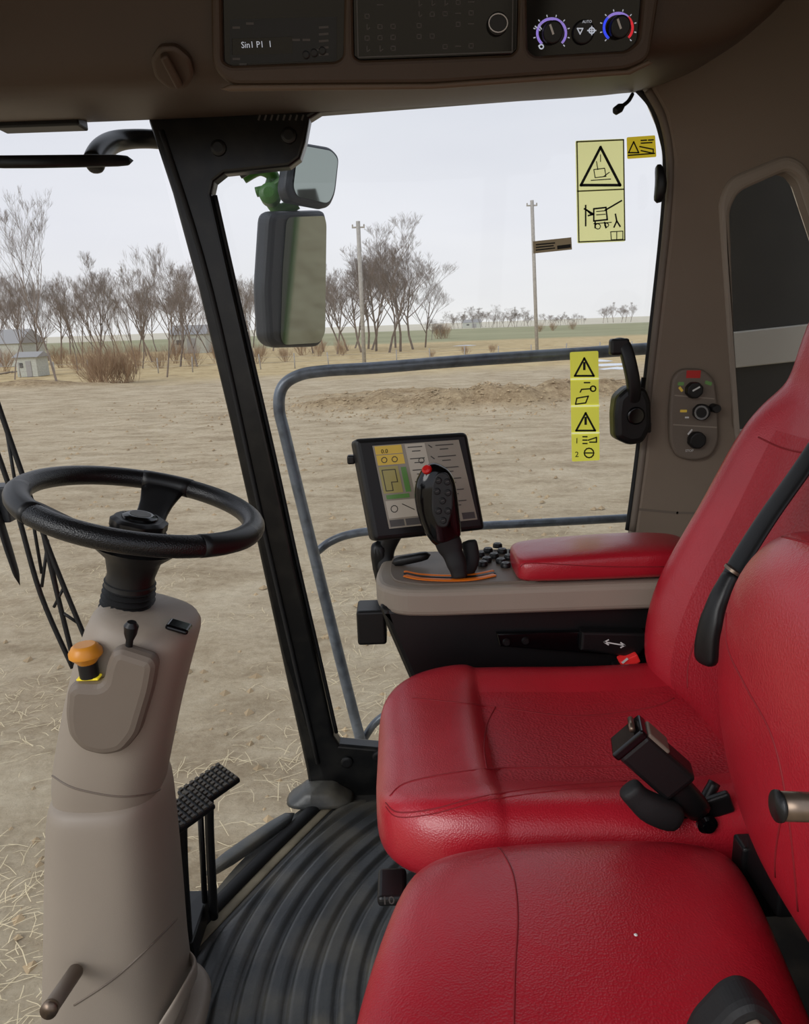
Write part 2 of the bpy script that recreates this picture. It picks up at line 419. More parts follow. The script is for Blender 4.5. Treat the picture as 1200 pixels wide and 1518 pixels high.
def put(name,me,u,dist,h,base=10,wd=.95):
    p=P(u,480-(u-600)*.035,y=dist); ob=bpy.data.objects.new(name,me); col.objects.link(ob)
    s=h/base*random.uniform(.95,1.05); ob.scale=(s*wd if base==10 else s,s*wd if base==10 else s,s); ob.rotation_euler=(0,0,random.uniform(0,6.28)); ob.location=(p.x,dist,gh(p.x,dist)-.05)
for u,d,h in [(75,45,10.5),(12,56,7.5),(45,66,8),(108,66,8),(140,50,7.5),(178,67,8.5),(205,66,9),(240,52,8.5),(262,67,8.5),(288,66,8),(330,75,8),(362,66,7.5),(-30,50,8),(118,75,9),(222,80,10),(30,80,9),(160,85,10),(270,85,10),(375,85,9),(195,58,7)]:
    put('bare_tree',random.choice(TT if random.random()<.7 else TM),u,d,h)
for i in range(26):
    put('bare_tree',random.choice(TT+TM),-20+i*17+random.uniform(-6,6),random.uniform(95,135),random.uniform(9,12))
for u,d,h in [(498,85,9.5),(515,95,11),(535,88,11.5),(556,90,13),(575,84,12.5),(592,86,14),(612,92,12.5),(545,100,12.5),(478,95,9.5),(462,90,9),(630,98,9.5),(525,105,12),(585,100,13.5),(550,95,12.5),(505,100,10.5)]:
    put('bare_tree',random.choice(TM),u,d,h,wd=1.1)
for u,d,h in [(640,140,4.5),(654,145,3.5),(895,400,9),(910,410,10),(922,400,9),(936,410,10),(902,420,9),(928,420,9)]:
    put('bare_tree',random.choice(TM),u,d,h,wd=1.3)
for i in range(52):
    u=664+i*4.0+random.uniform(-2,2); put('bare_tree',random.choice(TT+TM),u,random.uniform(330,420),(10 if u<780 else 6)*random.uniform(.6,1.05),wd=1.4)
for u,d,h in [(155,46,3.8),(140,46.5,3.2),(172,47,3),(232,66,2.6),(280,67,2.4),(380,68,2.4),(110,68,2.6),(420,70,2),(690,72,1.2),(730,75,1.2),(640,70,1),(350,68,2.2),(320,72,2.6),(200,72,3),(255,75,3),(0,70,3),(85,74,3),(650,150,4),(470,80,2.5),(505,80,2.5),(445,85,3),(128,48,2.4),(185,48,2.2),(660,150,4),(820,200,3),(850,210,3),(800,190,3)]:
    put('bare_bush',random.choice(BM),u,d,h,4)
# utility poles
for (u0,v0,u1,v1,d) in [(540,530,531,328,55),(797,521,789,297,66)]:
    e=emp('utility_pole'); a=P(u0,v0,y=d); a.z=gh(a.x,d)-.2; bb=P(u1,v1,y=d)
    tube('pole_shaft',[a,a.lerp(bb,.5),bb],.15,'pole',e,smooth=False)
    t=bb-V((0,0,.4)); box('crossarm',t,(.9,.1,.1),'pole',e)
    for k in(-.4,0,.4): lathe('insulator',t+V((k,0,.05)),(0,0,1),[(.04,0),(.06,.08),(.03,.16)],'pole',e,n=8)
# fence
e=emp('wire_fence')
for i in range(26):
    x=-34+i*2.6; y=58+.02*x; z=gh(x,y); tube('post',[V((x,y,z-.1)),V((x+random.uniform(-.1,.1),y,z+1.15))],.05,'pole',e,n=6)
for h in(.5,.9): tube('wire',[V((-34,57.3,GZ+h)),V((31,58.6,GZ+h))],.008,'pole',e,n=4)
# sheds
def shed(name,u,d,w,h,dp,ridge):
    e=emp(name); p=P(u,500,y=d); x,y,z=p.x,d,GZ
    box('walls',(x,y,z+h/2),(w,dp,h),'shed',e,bev=.02)
    vs=[V((x-w/2-.2,y-dp/2-.2,z+h)),V((x+w/2+.2,y-dp/2-.2,z+h)),V((x+w/2+.2,y+dp/2+.2,z+h)),V((x-w/2-.2,y+dp/2+.2,z+h)),V((x-w/2-.2,y,z+h+ridge)),V((x+w/2+.2,y,z+h+ridge))]
    mesh('roof',vs,[(0,1,5,4),(2,3,4,5),(0,4,3),(1,2,5),(0,3,2,1)],'roofm',e)
    box('door',(x+w*.1,y-dp/2-.02,z+h*.4),(w*.25,.05,h*.8),'roofm',e)
    box('window_pane',(x-w*.25,y-dp/2-.02,z+h*.6),(w*.15,.05,h*.25),'grey',e)
shed('garden_shed',42,60,1.6,1.5,2,.4); shed('farmhouse',-2,84,7,2.4,6,1.5); shed('barn',285,110,5,2.6,5,1.3); shed('farm_building',700,390,9,2.6,6,1.6)
for i in range(7):
    a=P(-10+i*9,556-i*1.2,z=GZ+.1); tube('fallen_branch',[a,a+V((random.uniform(.6,1.2),random.uniform(-.4,.4),.15))],.07,'bark',n=6)
for u,v,s in [(905,540,1.1),(915,545,.8),(690,512,1.2),(890,535,.6)]:
    p=P(u,v,z=GZ+.05); rg=[(random.uniform(.6,1)*s) for _ in range(12)]
    vs=[p+V((math.cos(i*.5236)*rg[i]*1.6,math.sin(i*.5236)*rg[i],gh(p.x+math.cos(i*.5236)*rg[i]*1.6,p.y+math.sin(i*.5236)*rg[i])-p.z+.01)) for i in range(12)]+[p+V((0,0,gh(p.x,p.y)-p.z+.12))]
    mesh('snow_patch',vs,[(i,(i+1)%12,12) for i in range(12)],'snow',smooth=True)
# ================================================================== CAB SHELL
def wx(y):  # front edge of cab floor
    pts=[(.0,-.69),(.5,-.685),(.8,-.665),(1.0,-.61),(1.24,-.485),(1.5,-.35),(1.75,-.205),(1.9,-.11)]
    for i in range(len(pts)-1):
        if y<=pts[i+1][0]:
            t=(y-pts[i][0])/(pts[i+1][0]-pts[i][0]); t=max(t,0)
            return pts[i][1]+(pts[i+1][1]-pts[i][1])*t
    return pts[-1][1]
def wxs(y): return (wx(y-.08)+wx(y-.04)+wx(y)+wx(y+.04)+wx(y+.08))/5
lean=.29/1.58
WT=1.66
ysf=[.1+1.68*i/40 for i in range(41)]; dsx=[.1*i for i in range(20)]
vs=[(wxs(y)+d,y,0) for y in ysf for d in dsx]; n=len(dsx)
fs=[(j*n+i,j*n+i+1,(j+1)*n+i+1,(j+1)*n+i) for j in range(40) for i in range(n-1)]
mesh('floor',vs,fs,'floor',smooth=True,fix=False)
# ribbed floor mat: concentric moulded ribs
mc=V((.40,1.10)); vs=[];fs=[];rr_=[]
r_=.30
while r_<.90: rr_.append(r_); r_+=.0042
NT=150
def ribz(r):
    ph=((r-.05)/.046)%1.0
    k=min(ph,1-ph)
    return .001+.010*min(1,max(0,(k-.06)/.16))
for j in range(NT+1):
    th=math.radians(84+(262-84)*j/NT)
    for r in rr_:
        x=mc.x+r*math.cos(th); y=mc.y+r*math.sin(th)
        fade=min(1,max(0,(x-wxs(y)-.05)/.02),max(0,(1.70-y)/.03))
        fade=max(0,min(fade,min(1,max(0,(y-.16)/.03))))
        vs.append((x,y,-.002 + (ribz(r)+.002)*fade))
n=len(rr_)
for j in range(NT):
    for i in range(n-1): fs.append((j*n+i,j*n+i+1,(j+1)*n+i+1,(j+1)*n+i))
mesh('floor_mat',vs,fs,'mat',smooth=True,fix=False)
box('cab_underframe',(.30,.95,-.09),(.86,1.5,.12),'black')
e=emp('trim_1')
sweep('sill',[V((wxs(y)-.0,y,.004)) for y in [.12+.05*i for i in range(34)]],(.018,.014),(0,0,1),'rubber',e,n=10)
sweep('dust_strip',[V((wxs(y)+.03,y,.001)) for y in [.12+.05*i for i in range(33)]],(.014,.004),(0,0,1),'dusty',e,n=8)
# window_1 windshield
vs=[];nn=28
zz=[0,.4,.8,1.2,WT+.02]
for z in zz:
    for i in range(nn+1):
        y=.12+1.62*i/nn; vs.append((wxs(y)-lean*z-.02*math.sin(z/1.7*math.pi),y,z))
fs=[(j*(nn+1)+i,j*(nn+1)+i+1,(j+1)*(nn+1)+i+1,(j+1)*(nn+1)+i) for j in range(4) for i in range(nn)]
mesh('window_1',vs,fs,'glass',smooth=True,fix=False)
rings=[]
for i in range(nn+1):
    y=.12+1.60*i/nn; x=wxs(y)-lean*WT; rings.append([V((x-.03,y,WT+.01)),V((x+.03,y,WT+.01)),V((x+.03,y,1.90)),V((x-.03,y,1.90))])
loft('wall_front',rings,'blackpaint',smooth=False,sub=0)
WR=Pl((0,1.75,0),(0,-1,0))
wp=WR.L([(925,100),(958,135),(980,175),(992,240),(987,340),(962,560),(950,680),(935,790),(930,900)])
xb=wp[-1][0]
hole=WR.L([(1076,312),(1090,286),(1160,255),(1178,268),(1222,400),(1222,585),(1102,646),(1088,632)])
plate('wall_right',WR,wp+[(xb,0),(1.25,0),(1.25,1.95),(wp[0][0],1.95)],'wall',thick=.05,bevel=.012,holes=[hole],z=-.03,rh=.02)
e=emp('window_3')
out=WR.L([(1058,300),(1074,266),(1160,231),(1188,246),(1240,400),(1240,610),(1112,672),(1084,655)])
plate('frame',WR,out,'taupe',e,thick=.028,bevel=.011,holes=[hole],z=.0,r=.03,rh=.02)
plate('glass_pane',WR,hole,'glass',e,thick=.003,z=-.02)
e=emp('trim_2')
lines('groove',WR,[[(945,752),(1000,757),(1062,758)]],'taupe_d',e,z=.0215,w=3)
tube('edge_roll',[WR.at(u,v,.012) for u,v in [(958,136),(980,178),(991,242),(986,340),(962,560),(950,680),(936,785)]],.009,'taupe_d',e)
tube('rubber_seal',[WR.at(u,v,.004) for u,v in [(945,134),(966,160),(981,205),(986,245),(981,340),(957,560),(944,680),(930,785)]],.006,'rubber',e)
e=emp('window_2')
post=[(222,130),(228,186),(262,290),(300,430),(345,620),(385,800),(428,1000),(456,1128),(464,1175),(590,1180),(582,1112),(570,1100),(505,1094),(497,1082),(470,960),(440,830),(405,670),(350,430),(319,292),(323,274),(338,262),(432,252),(448,240),(456,215),(462,182),(478,172),(700,155),(950,136),(960,120),(960,80)]
plate('post_and_frame',WR,WR.L(post),'blackpaint',e,thick=.045,bevel=.008,z=-.01)
a=WR.px(585,1112); plate('sill',WR,[(a[0]-.02,-.02),(a[0]-.02,a[1]),(xb+.03,a[1]),(xb+.03,-.02)],'blackpaint',e,thick=.05,bevel=.008,z=-.03)
gp=WR.L([(300,240),(480,1120),(600,1130)])+[(xb+.03,.05)]+WR.L([(935,790),(962,560),(990,330),(985,200),(955,130),(460,160),(330,240)])
plate('glass_pane',WR,gp,'glass',e,thick=.004,z=-.022)
tube('post_bead',[WR.at(u,v,.036) for u,v in [(247,200),(318,430),(398,790),(474,1120)]],.006,'rubber',e)
tube('seal_bead',[WR.at(u,v,.02) for u,v in [(322,292),(353,430),(408,670),(443,830),(473,960),(500,1080)]],.005,'rubber',e)
for u,v in [(330,225),(432,207),(516,1118),(562,1110)]: lathe('bolt_cap',WR.at(u,v,.035),(0,-1,0),[(.017,0),(.016,.006),(.01,.009)],'black',e,n=20)
lines('vent_slots',WR,[[(388+i*9,184),(390+i*9,178)] for i in range(8)],'grey',e,z=.036,w=2)
box('wall_back',(1.28,.95,.95),(.05,1.75,2.0),'wall')
box('ceiling',(.1,.98,1.92),(2.4,1.8,.05),'head')
# door jamb near camera
e=emp('wall_left')
j0=P(1190,1518,y=.32); j1=P(1203,1180,y=.32); dj=(j1-j0)/(j1.z-j0.z)
jb=j0-dj*j0.z; jt=j0+dj*(1.9-j0.z); jt.x=max(jt.x,jb.x+.12); jt.y=.32
k0=V((0,-.05,0)); k1=V((.09,0,0))
loft('door_jamb',[[jb+k0,jb+k0+k1,jb+k1,jb],[jt+k0,jt+k0+k1,jt+k1,jt]],'wall',e,False,0,bev=.006)
box('rear_lower_panel',(.80,.26,.3),(1.0,.04,.6),'wall',e)
a=P(1152,1195,y=.285); bb=P(1225,1197,y=.285); tube('latch_pin',[a,bb],.0064,'chrome',e,n=20); tube('latch_collar',[a.lerp(bb,-.01),a.lerp(bb,.06)],.007,'black',e,n=20)
# ================================================================== OVERHEAD
prof=[(1.79,1.652),(1.72,1.632),(1.62,1.615),(1.52,1.604),(1.43,1.600),(1.385,1.606),(1.372,1.63),(1.352,1.70),(1.33,1.775),(1.26,1.85),(1.2,1.90),(1.79,1.90)]
e=emp('overhead_console')
rings=[]
for x,r in [(-1.05,0),(-.8,0),(-.5,.0),(-.2,.004),(.1,.008),(.3,.012),(.45,.016),(.55,.024),(.62,.055),(.69,.12),(.75,.20),(.8,.28)]:
    rings.append([V((x,y,min(z+r,1.90+y*.001) )) for y,z in prof])
hd=loft('housing',rings,'head',e,True,1)
FPn=V((0,-1,-.26)).normalized(); OP=Pl((0,1.360,1.672),FPn)
bez=OP.L([(316,-40),(318,100),(345,128),(640,126),(925,106),(958,90),(978,-40)])
h1=OP.L([(332,-30),(334,92),(346,98),(500,92),(510,84),(512,-30)])
h2=OP.L([(524,-30),(526,84),(534,90),(756,82),(764,74),(766,-30)])
h3=OP.L([(778,-30),(780,76),(790,84),(925,76),(942,62),(950,-30)])
plate('bezel',OP,bez,'head',e,thick=.03,bevel=.008,holes=[h1,h2,h3],z=-.006,r=.02,rh=.008)
lip=OP.L([(330,132),(345,136),(640,133),(928,112),(962,95),(956,90),(925,104),(640,124),(345,126)])
plate('bezel_lip',OP,lip,'head_l',e,thick=.012,bevel=.004,z=.015)
plate('radio_face',OP,h1,'gloss',e,thick=.006,z=.004); plate('switch_face',OP,h2,'gloss',e,thick=.008,bevel=.002,z=.012); plate('climate_face',OP,h3,'gloss',e,thick=.006,z=.006)
text('radio_readout',OP,360,72,.0125,'Sin1 P1  1','white_e',e,z=.012)
sg=[]
for i in range(5): sg+= [[(475,42+i*10),(487,41+i*10)]]
for u,v in [(352,42),(372,36),(440,60),(455,60),(470,75),(352,88),(362,96)]: sg.append([(u-4,v),(u+5,v)])
lines('radio_marks',OP,sg,'dim',e,z=.0122,w=2.4)
plate('radio_screen_frame',OP,OP.L([(343,30),(343,96),(500,90),(500,26)]),'black',e,thick=.002,holes=[OP.L([(346,58),(346,82),(435,80),(435,55)])],z=.0095)
for i in range(3): lathe('radio_button',OP.at(455+i*12,82-i*3,.01),FPn,[(.006,0),(.006,.004),(.004,.005)],'black',e,n=16)
sg=[]
for r_ in range(5):
    for c_ in range(9):
        if c_ in(3,) or random.random()<.25: continue
        u=545+c_*19; v=74-r_*16-c_*.6
        if 715<u<760 : continue
        k=random.random()
        if k<.4: sg.append([(u-3,v-3),(u+3,v-3),(u+3,v+3),(u-3,v+3),(u-3,v-3)])
        elif k<.7: sg.append([(u-4,v),(u+4,v)])
        else: sg.append([(u,v-4),(u,v+4),(u+4,v+1)])
lines('switch_symbols',OP,sg,'dim',e,z=.0205,w=1.1)
lines('switch_panel_outline',OP,[[(530,0),(532,86),(757,78),(758,0)]],'grey',e,z=.0205,w=1.3)
knob('switch_dial',OP.at(735,38,.02),FPn,.0165,.012,'black',e); lines('dial_ring',OP,[arcpx(735,37,13.5,0,360)],'white',e,z=.0345,w=1.2)
for u,v,ms in [(816,50,['pur_e','pur_e','pur_e']),(914,42,['blue_e','pur_e','red_e'])]:
    knob('climate_knob',OP.at(u,v,.01),FPn,.0165,.02,'black',e); lines('knob_pointer',OP,[[(u-1,v+2),(u-5,v-10)]],'white',e,z=.031,w=2.5)
    for i,mm_ in enumerate(ms):
        a0=225-i*90; lines('ring_arc',OP,[arcpx(u,v,21,a0,a0-85,12)],mm_,e,z=.0125,w=3)
    lines('ring_ticks',OP,[[(u+25*math.cos(math.radians(k)),v-25*math.sin(math.radians(k))),(u+27*math.cos(math.radians(k)),v-27*math.sin(math.radians(k)))] for k in range(-45,226,30)],'white_e',e,z=.0125,w=1.2)
knob('auto_button',OP.at(862,49,.01),FPn,.0175,.01,'black',e); text('auto_label',OP,866,36,.0055,'AUTO','white_e',e,z=.022,align='CENTER')
lines('fan_icon',OP,[[(852,44),(860,44),(856,52),(852,44)],arcpx(873,47,4,0,360),[(873,41),(873,53)],[(867,47),(879,47)]],'white_e',e,z=.022,w=1.4)
lines('vol_icon',OP,[arcpx(801,70,3,0,360),[(792,40),(799,46)],[(797,38),(801,44)]],'white_e',e,z=.0125,w=1.4)
tr_=bvh(hd); hp=drape(tr_,[(258,96),(259,97)],.0)
if hp:
    knob('vent_knob',hp[0],(0,-.75,-.6),.034,.016,'head',e,n=36,scal=.04)
    box('vent_knob_grip',hp[0]+V((0,-.75,-.6)).normalized()*.022,(.014,.052,.02),'head',e,rot=Matrix.Rotation(math.radians(-20),3,'Y')@Matrix.Rotation(math.radians(-50),3,'X'),bev=.004)
a=P(62,187,y=1.66); box('air_vent',(a.x,a.y,1.618),(.17,.05,.02),'black',e)
sweep('grab_handle',[P(1005,-30,y=1.45),P(1035,20,y=1.5),P(1060,52,y=1.5),P(1085,40,y=1.47),P(1115,-20,y=1.42)],(.022,.012),(0,1,0),'taupe',emp('roof_grab_handle'))
# ================================================================== OUTSIDE FITTINGS
HY=2.08
e=emp('platform_handrail')
tube('outer_hoop',[P(u,v,y=HY) for u,v in [(560,1190),(533,1090),(500,960),(458,790),(424,650),(414,605),(419,574),(442,557),(480,550),(560,545),(700,534),(900,521),(1080,508)]],.0165,'steel',e,k=8,n=14)
tube('mid_rail',[P(u,v,y=HY+.05) for u,v in [(470,818),(490,803),(520,792),(570,786),(700,780),(930,768),(1080,758)]],.0125,'steel',e)
tube('low_rail',[P(u,v,y=HY+.03) for u,v in [(540,1095),(556,1072),(580,1056),(620,1046),(760,1036)]],.0125,'steel',e)
e=emp('side_mirror')
mn=V((.74,-.66,-.13)); mp1=Pl(P(450,415,y=2.35),mn)
ol=[(402,314),(484,312),(488,330),(486,495),(476,515),(408,517),(398,505),(394,430)]
plate('housing',mp1,mp1.L(ol),'housing',e,thick=.07,bevel=.02,z=-.07,r=.03)
il=[(424,322),(480,320),(483,332),(481,494),(473,508),(420,511),(415,500),(418,400)]
plate('mirror_face',mp1,mp1.L(il),'mirror',e,thick=.003,z=.001,r=.02)
mp2=Pl(P(468,258,y=2.3),V((.72,-.69,.02)))
ol=[(440,208),(492,217),(506,232),(500,288),(490,309),(432,298),(424,280),(432,222)]
plate('upper_housing',mp2,mp2.L(ol),'housing',e,thick=.05,bevel=.015,z=-.05,r=.025)
plate('upper_mirror_face',mp2,mp2.L([(446,216),(490,224),(500,236),(494,286),(486,302),(440,292),(434,278),(440,228)]),'mirror',e,thick=.003,z=.001,r=.02)
tube('green_arm',[P(u,v,y=2.35) for u,v in [(360,262),(385,250),(405,262),(400,290),(415,312),(440,300)]],.020,'green',e)
tube('green_brace',[P(u,v,y=2.33) for u,v in [(380,285),(410,275),(438,245)]],.014,'green',e)
tube('arm_bracket',[P(u,v,y=2.3) for u,v in [(355,258),(395,238),(440,232)]],.014,'housing',e)
lathe('arm_joint',P(402,292,y=2.32),(0,-1,.2),[(.03,0),(.03,.03),(.015,.04)],'green',e)
e=emp('exterior_light_arm')
sweep('arm',[P(-60,240,y=1.5),P(60,240,y=1.56),P(150,238,y=1.66),P(200,238,y=1.7)],(.006,.012),(0,0,1),'blackpaint',e)
sweep('elbow',cr([P(138,244,y=1.70),P(150,222,y=1.76),P(178,208,y=1.84),P(225,206,y=1.88),P(262,212,y=1.88)],4),(.020,.024),(0,1,0),'blackpaint',e)
e=emp('windshield_wiper')
WY=1.32
for pl_ in ([(-30,520),(25,680),(75,820),(128,950)],[(-30,600),(20,740),(60,880),(108,990)],[(60,770),(80,860),(112,990)]):
    tube('wiper_arm',[P(u,v,y=WY) for u,v in pl_],.0048,'rubber',e,n=8)
for a_,b_ in [((10,640),(30,760)),((40,720),(62,850)),((70,810),(62,870)),((95,870),(80,900)),((70,800),(90,900)),((88,905),(118,925))]:
    tube('wiper_link',[P(*a_,y=WY),P(*b_,y=WY)],.003,'rubber',e,n=6)
sweep('wiper_blade',[P(-40,640,y=WY+.05),P(-5,760,y=WY+.05),P(32,875,y=WY+.05)],(.006,.012),(0,1,0),'rubber',e,n=8)
box('wiper_motor',P(2,745,y=1.4),(.05,.05,.07),'housing',e)
e=emp('machine_side_panel')
box('body',(2.1,2.2,.6),(2.5,.08,2.4),'darkbox',e); a=P(1150,470,y=2.15); box('stripe',(2.05,2.15,a.z-.01),(2.44,.03,.10),'pale',e,rot=Matrix.Rotation(math.radians(-4),3,'Y'))
box('lower_stripe',(2.05,2.15,P(1150,640,y=2.15).z-.04),(2.44,.03,.1),'pale',e)
box('green_side',(4.2,2.23,.4),(2.0,.06,2.8),'green',e)
# ================================================================== STICKERS ON GLASS
SG=Pl((0,1.766,0),(0,-1,0))
def tri(u,v,w,h): return [(u,v-h/2),(u-w/2,v+h/2),(u+w/2,v+h/2),(u,v-h/2)]
e=emp('warning_sticker')
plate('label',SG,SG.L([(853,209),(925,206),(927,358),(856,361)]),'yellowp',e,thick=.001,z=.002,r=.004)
lines('border',SG,[[(855,211),(924,208),(926,356),(858,359),(855,211)],[(856,284),(925,281)]],'ink_f',e,z=.0045,w=1.5)
lines('triangle',SG,[tri(890,247,58,56)],'ink',e,z=.0045,w=3)
lines('pictogram',SG,[[(868,305),(868,335)],[(866,310),(880,318),(872,320)],[(880,310),(898,308),(900,326),(880,328),(880,310)],[(897,312),(921,298)],[(882,330),(882,338)],[(896,330),(898,338)],[(912,318),(914,328),(910,337)],[(914,328),(919,336)],[(870,312),(876,318)]],'ink',e,z=.0045,w=1.8)
lines('hatching',SG,[[(880,332),(906,330)],[(884,314),(896,313)],[(884,319),(897,318)],arcpx(886,336,4,0,360,8),arcpx(899,334,3,0,360,8),[(905,344),(923,343),(923,355),(906,356),(905,344)],[(914,344),(914,355)],[(880,252),(896,250),(898,262),(882,264),(880,252)],[(884,240),(886,252)],[(895,262),(903,256)],[(876,268),(905,266)],[(890,230),(890,240)]],'ink',e,z=.0045,w=1)
e=emp('warning_sticker')
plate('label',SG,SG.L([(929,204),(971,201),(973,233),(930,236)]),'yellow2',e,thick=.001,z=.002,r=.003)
lines('triangle',SG,[tri(939,219,15,16)],'ink',e,z=.0045,w=1.5); lines('text_lines',SG,[[(950,209),(958,208.5)],[(961,208.5),(968,208)],[(950,213),(966,212)],[(948,218),(968,222),(968,228),(950,224)],[(931,231),(970,228)]],'ink',e,z=.0045,w=1.4)
e=emp('warning_sticker')
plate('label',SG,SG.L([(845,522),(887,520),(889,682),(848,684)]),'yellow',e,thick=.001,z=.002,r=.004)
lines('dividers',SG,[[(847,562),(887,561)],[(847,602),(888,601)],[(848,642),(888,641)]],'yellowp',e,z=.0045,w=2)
lines('triangles',SG,[tri(866,544,28,26),tri(868,625,28,26)],'ink',e,z=.0045,w=2.4)
lines('icons',SG,[([(866,538),(866,547)],3),([(868,619),(868,628)],3),[(866,567),(874,567)],[(862,577),(876,576)],arcpx(879,576,4,0,360,10),[(862,577),(860,581)],[(855,590),(872,587),(868,597),(853,599),(855,590)],[(864,647),(870,647)],[(864,652),(870,652)],[(864,657),(870,657)],[(872,652),(884,648),(884,655),(874,655)],arcpx(873,671,7,0,360,12),[(868,671),(878,671)]],'ink',e,z=.0045,w=1.6)
text('digit',SG,852,657,.019,'1','ink',e,z=.0045); text('digit',SG,852,677,.019,'2','ink',e,z=.0045)
e=emp('info_tag')
plate('tag',SG,SG.L([(790,358),(847,352),(848,370),(791,376)]),'tag',e,thick=.001,z=.002)
lines('print',SG,[[(795,363),(822,360.5)],[(795,367),(820,364.5)],[(795,371),(822,368)],([(828,367),(844,365)],4)],'ink',e,z=.0045,w=1.4)
# ================================================================== WALL FITTINGS
W2=Pl((0,1.73,0),(0,-1,0))
e=emp('switch_pod')
plate('plate',W2,W2.L([(994,560),(1006,546),(1040,546),(1056,562),(1061,600),(1062,655),(1050,676),(1025,682),(1000,676),(990,655),(989,610)]),'taupe_d',e,thick=.018,bevel=.006,r=.02)
lines('outline',W2,[[(997,585),(1054,590)],[(995,628),(1058,632)]],'taupe',e,z=.0185,w=1.5)
for u,v,r_ in [(1023,577,.019),(1034,609,.019),(1027,650,.02)]:
    knob('dial',W2.at(u,v,.018),(0,-1,0),r_,.018,'black',e,scal=.05)
knob('pull_ring',W2.at(1052,603,.02),(0,-1,0),.01,.025,'black',e)
lines('dial_ring',W2,[arcpx(1031,609,9,0,360)],'white',e,z=.0375,w=2); lines('dial_mark',W2,[[(1019,577),(1028,572)],[(1012,640),(1017,634)],[(1008,616),(1012,616)]],'white',e,z=.0375,w=2)
lines('marks_red',W2,[[(1018,554),(1030,554)]],'red',e,z=.0187,w=9); lines('marks_green',W2,[[(1003,568),(1008,568)],[(1043,566),(1049,568)]],'screen_g',e,z=.0187,w=4)
lines('marks_orange',W2,[[(1004,574),(1007,578)],[(1006,608),(1013,608)]],'screen_y',e,z=.0187,w=3); text('stop_label',W2,1012,668,.008,'STOP','white',e,z=.019)
e=emp('window_latch_handle')
sweep('lever',cr([P(912,512,y=1.70),P(925,512,y=1.69),P(934,540,y=1.68),P(940,575,y=1.68),P(938,600,y=1.69)],5),(.015,.013),(0,1,0),'black',e,e=4)
box('lever_tip',P(918,514,y=1.69),(.042,.025,.036),'black',e,bev=.006)
plate('latch_body',W2,W2.L([(905,585),(922,570),(948,572),(956,590),(957,628),(945,652),(925,656),(903,646),(902,610)]),'black',e,thick=.06,bevel=.015,z=-.005,r=.012)
knob('pivot',W2.at(932,612,.05),(0,-1,0),.02,.012,'gloss',e); box('striker',W2.at(952,632,.01),(.03,.03,.025),'black',e)
tube('hinge_rod',[P(955,560,y=1.72),P(948,600,y=1.71)],.006,'black',e)
e=emp('window_catch'); sweep('catch',[P(975,243,y=1.72),P(981,262,y=1.71),P(980,285,y=1.71),P(974,302,y=1.72)],[(.006,.012),(.012,.014),(.013,.014),(.008,.01)],(0,1,0),'black',e)
e=emp('coat_hook'); tube('hook',[P(938,140,y=1.7),P(932,150,y=1.67),P(922,158,y=1.66)],.004,'black',e); lathe('hook_tip',P(924,157,y=1.66),(-.8,-.2,-.5),[(.005,0),(.009,.008),(.008,.02),(.003,.024)],'black',e,n=14)
# ================================================================== STEERING COLUMN
CYc=1.05
e=emp('steering_column')
def colrings(lst,hy,cy=CYc,n=28,ex=3.0):
    out=[]
    for v,l,r,k in lst:
        a=P(l,v,y=cy-.02); b_=P(r,v,y=cy-.02); z=max((a.z+b_.z)/2,.002); hx=(b_.x-a.x)/2; cx_=(a.x+b_.x)/2
        out.append([V((cx_+x,cy+y,z)) for x,y in sell(hx,hy*k,n,ex)])
    return out
low=loft('lower_shroud',colrings([(1540,70,276,1.02),(1500,71,274,1),(1440,73,264,1),(1375,75,260,.98),(1290,76,252,.95),(1215,77,245,.9),(1178,79,240,.88),(1166,84,232,.82),(1160,100,215,.65)],.115),'taupe',e,sub=1)
up=colrings([(1215,100,228,.8),(1180,84,236,.92),(1155,80,240,.97),(1120,84,247,1),(1060,94,259,1),(1000,109,272,1),(950,126,283,.97),(922,140,288,.9),(905,160,278,.7)],.092,ex=2.8)
for k,rg in enumerate(up[-4:]):
    f=[.25,.5,.9,1.0][k]
    xm=sum(p.x for p in rg)/len(rg)
    for p in rg: p.z-= (p.x-xm)*.36*f
upo=loft('upper_shroud',up,'taupe',e,sub=1)
tl=bvh(upo); tlo=bvh(low)
seam('shroud_step',tl,[(78,1150),(110,1168),(170,1180),(215,1178),(242,1168)],e,.0018,'taupe_d')
seam('lower_joint',tlo,[(110,1490),(170,1450),(225,1400),(262,1362)],e,.0018,'taupe_d')
loft('base_collar',[[V((-.512+x,1.05+y,z)) for x,y in sell(a,b_,28,3)] for a,b_,z in [(.132,.14,.0),(.132,.14,.02),(.124,.13,.04),(.118,.12,.042)]],'taupe',e,sub=1)
sweep('collar_flange',cr([P(240,1530,y=.95),P(268,1480,y=.98),P(290,1435,y=1.06),P(276,1415,y=1.14)],4),(.004,.014),(0,0,1),'taupe',e)
SPy=CYc-.092
SP=Pl((0,SPy-.004,0),(0,-1,0))
plate('switch_pod_panel',SP,SP.L([(106,1014),(118,1004),(158,1006),(164,975),(172,958),(186,953),(232,968),(238,980),(232,1014),(212,1080),(190,1106),(160,1112),(128,1104),(108,1082),(103,1050)]),'taupe_d',e,thick=.034,bevel=.014,z=-.012,r=.012)
kb=P(134,1008,y=SPy-.006); ax=V((-.02,0,1)).normalized()
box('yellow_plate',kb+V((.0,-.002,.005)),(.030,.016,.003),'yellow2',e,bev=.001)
lathe('knob_collar',kb+ax*.006,ax,[(.013,0),(.013,.020),(.011,.022)],'black',e)
lathe('emergency_knob',kb+ax*.026,ax,[(.012,0),(.015,.004),(.0225,.012),(.0225,.018),(.019,.023),(.018,.025),(.014,.028)],'orange',e,n=36)
lb=P(194,986,y=SPy-.008)
lathe('toggle_base',lb,V((0,0,1)),[(.017,0),(.017,.010),(.012,.020),(.008,.026)],'black',e)
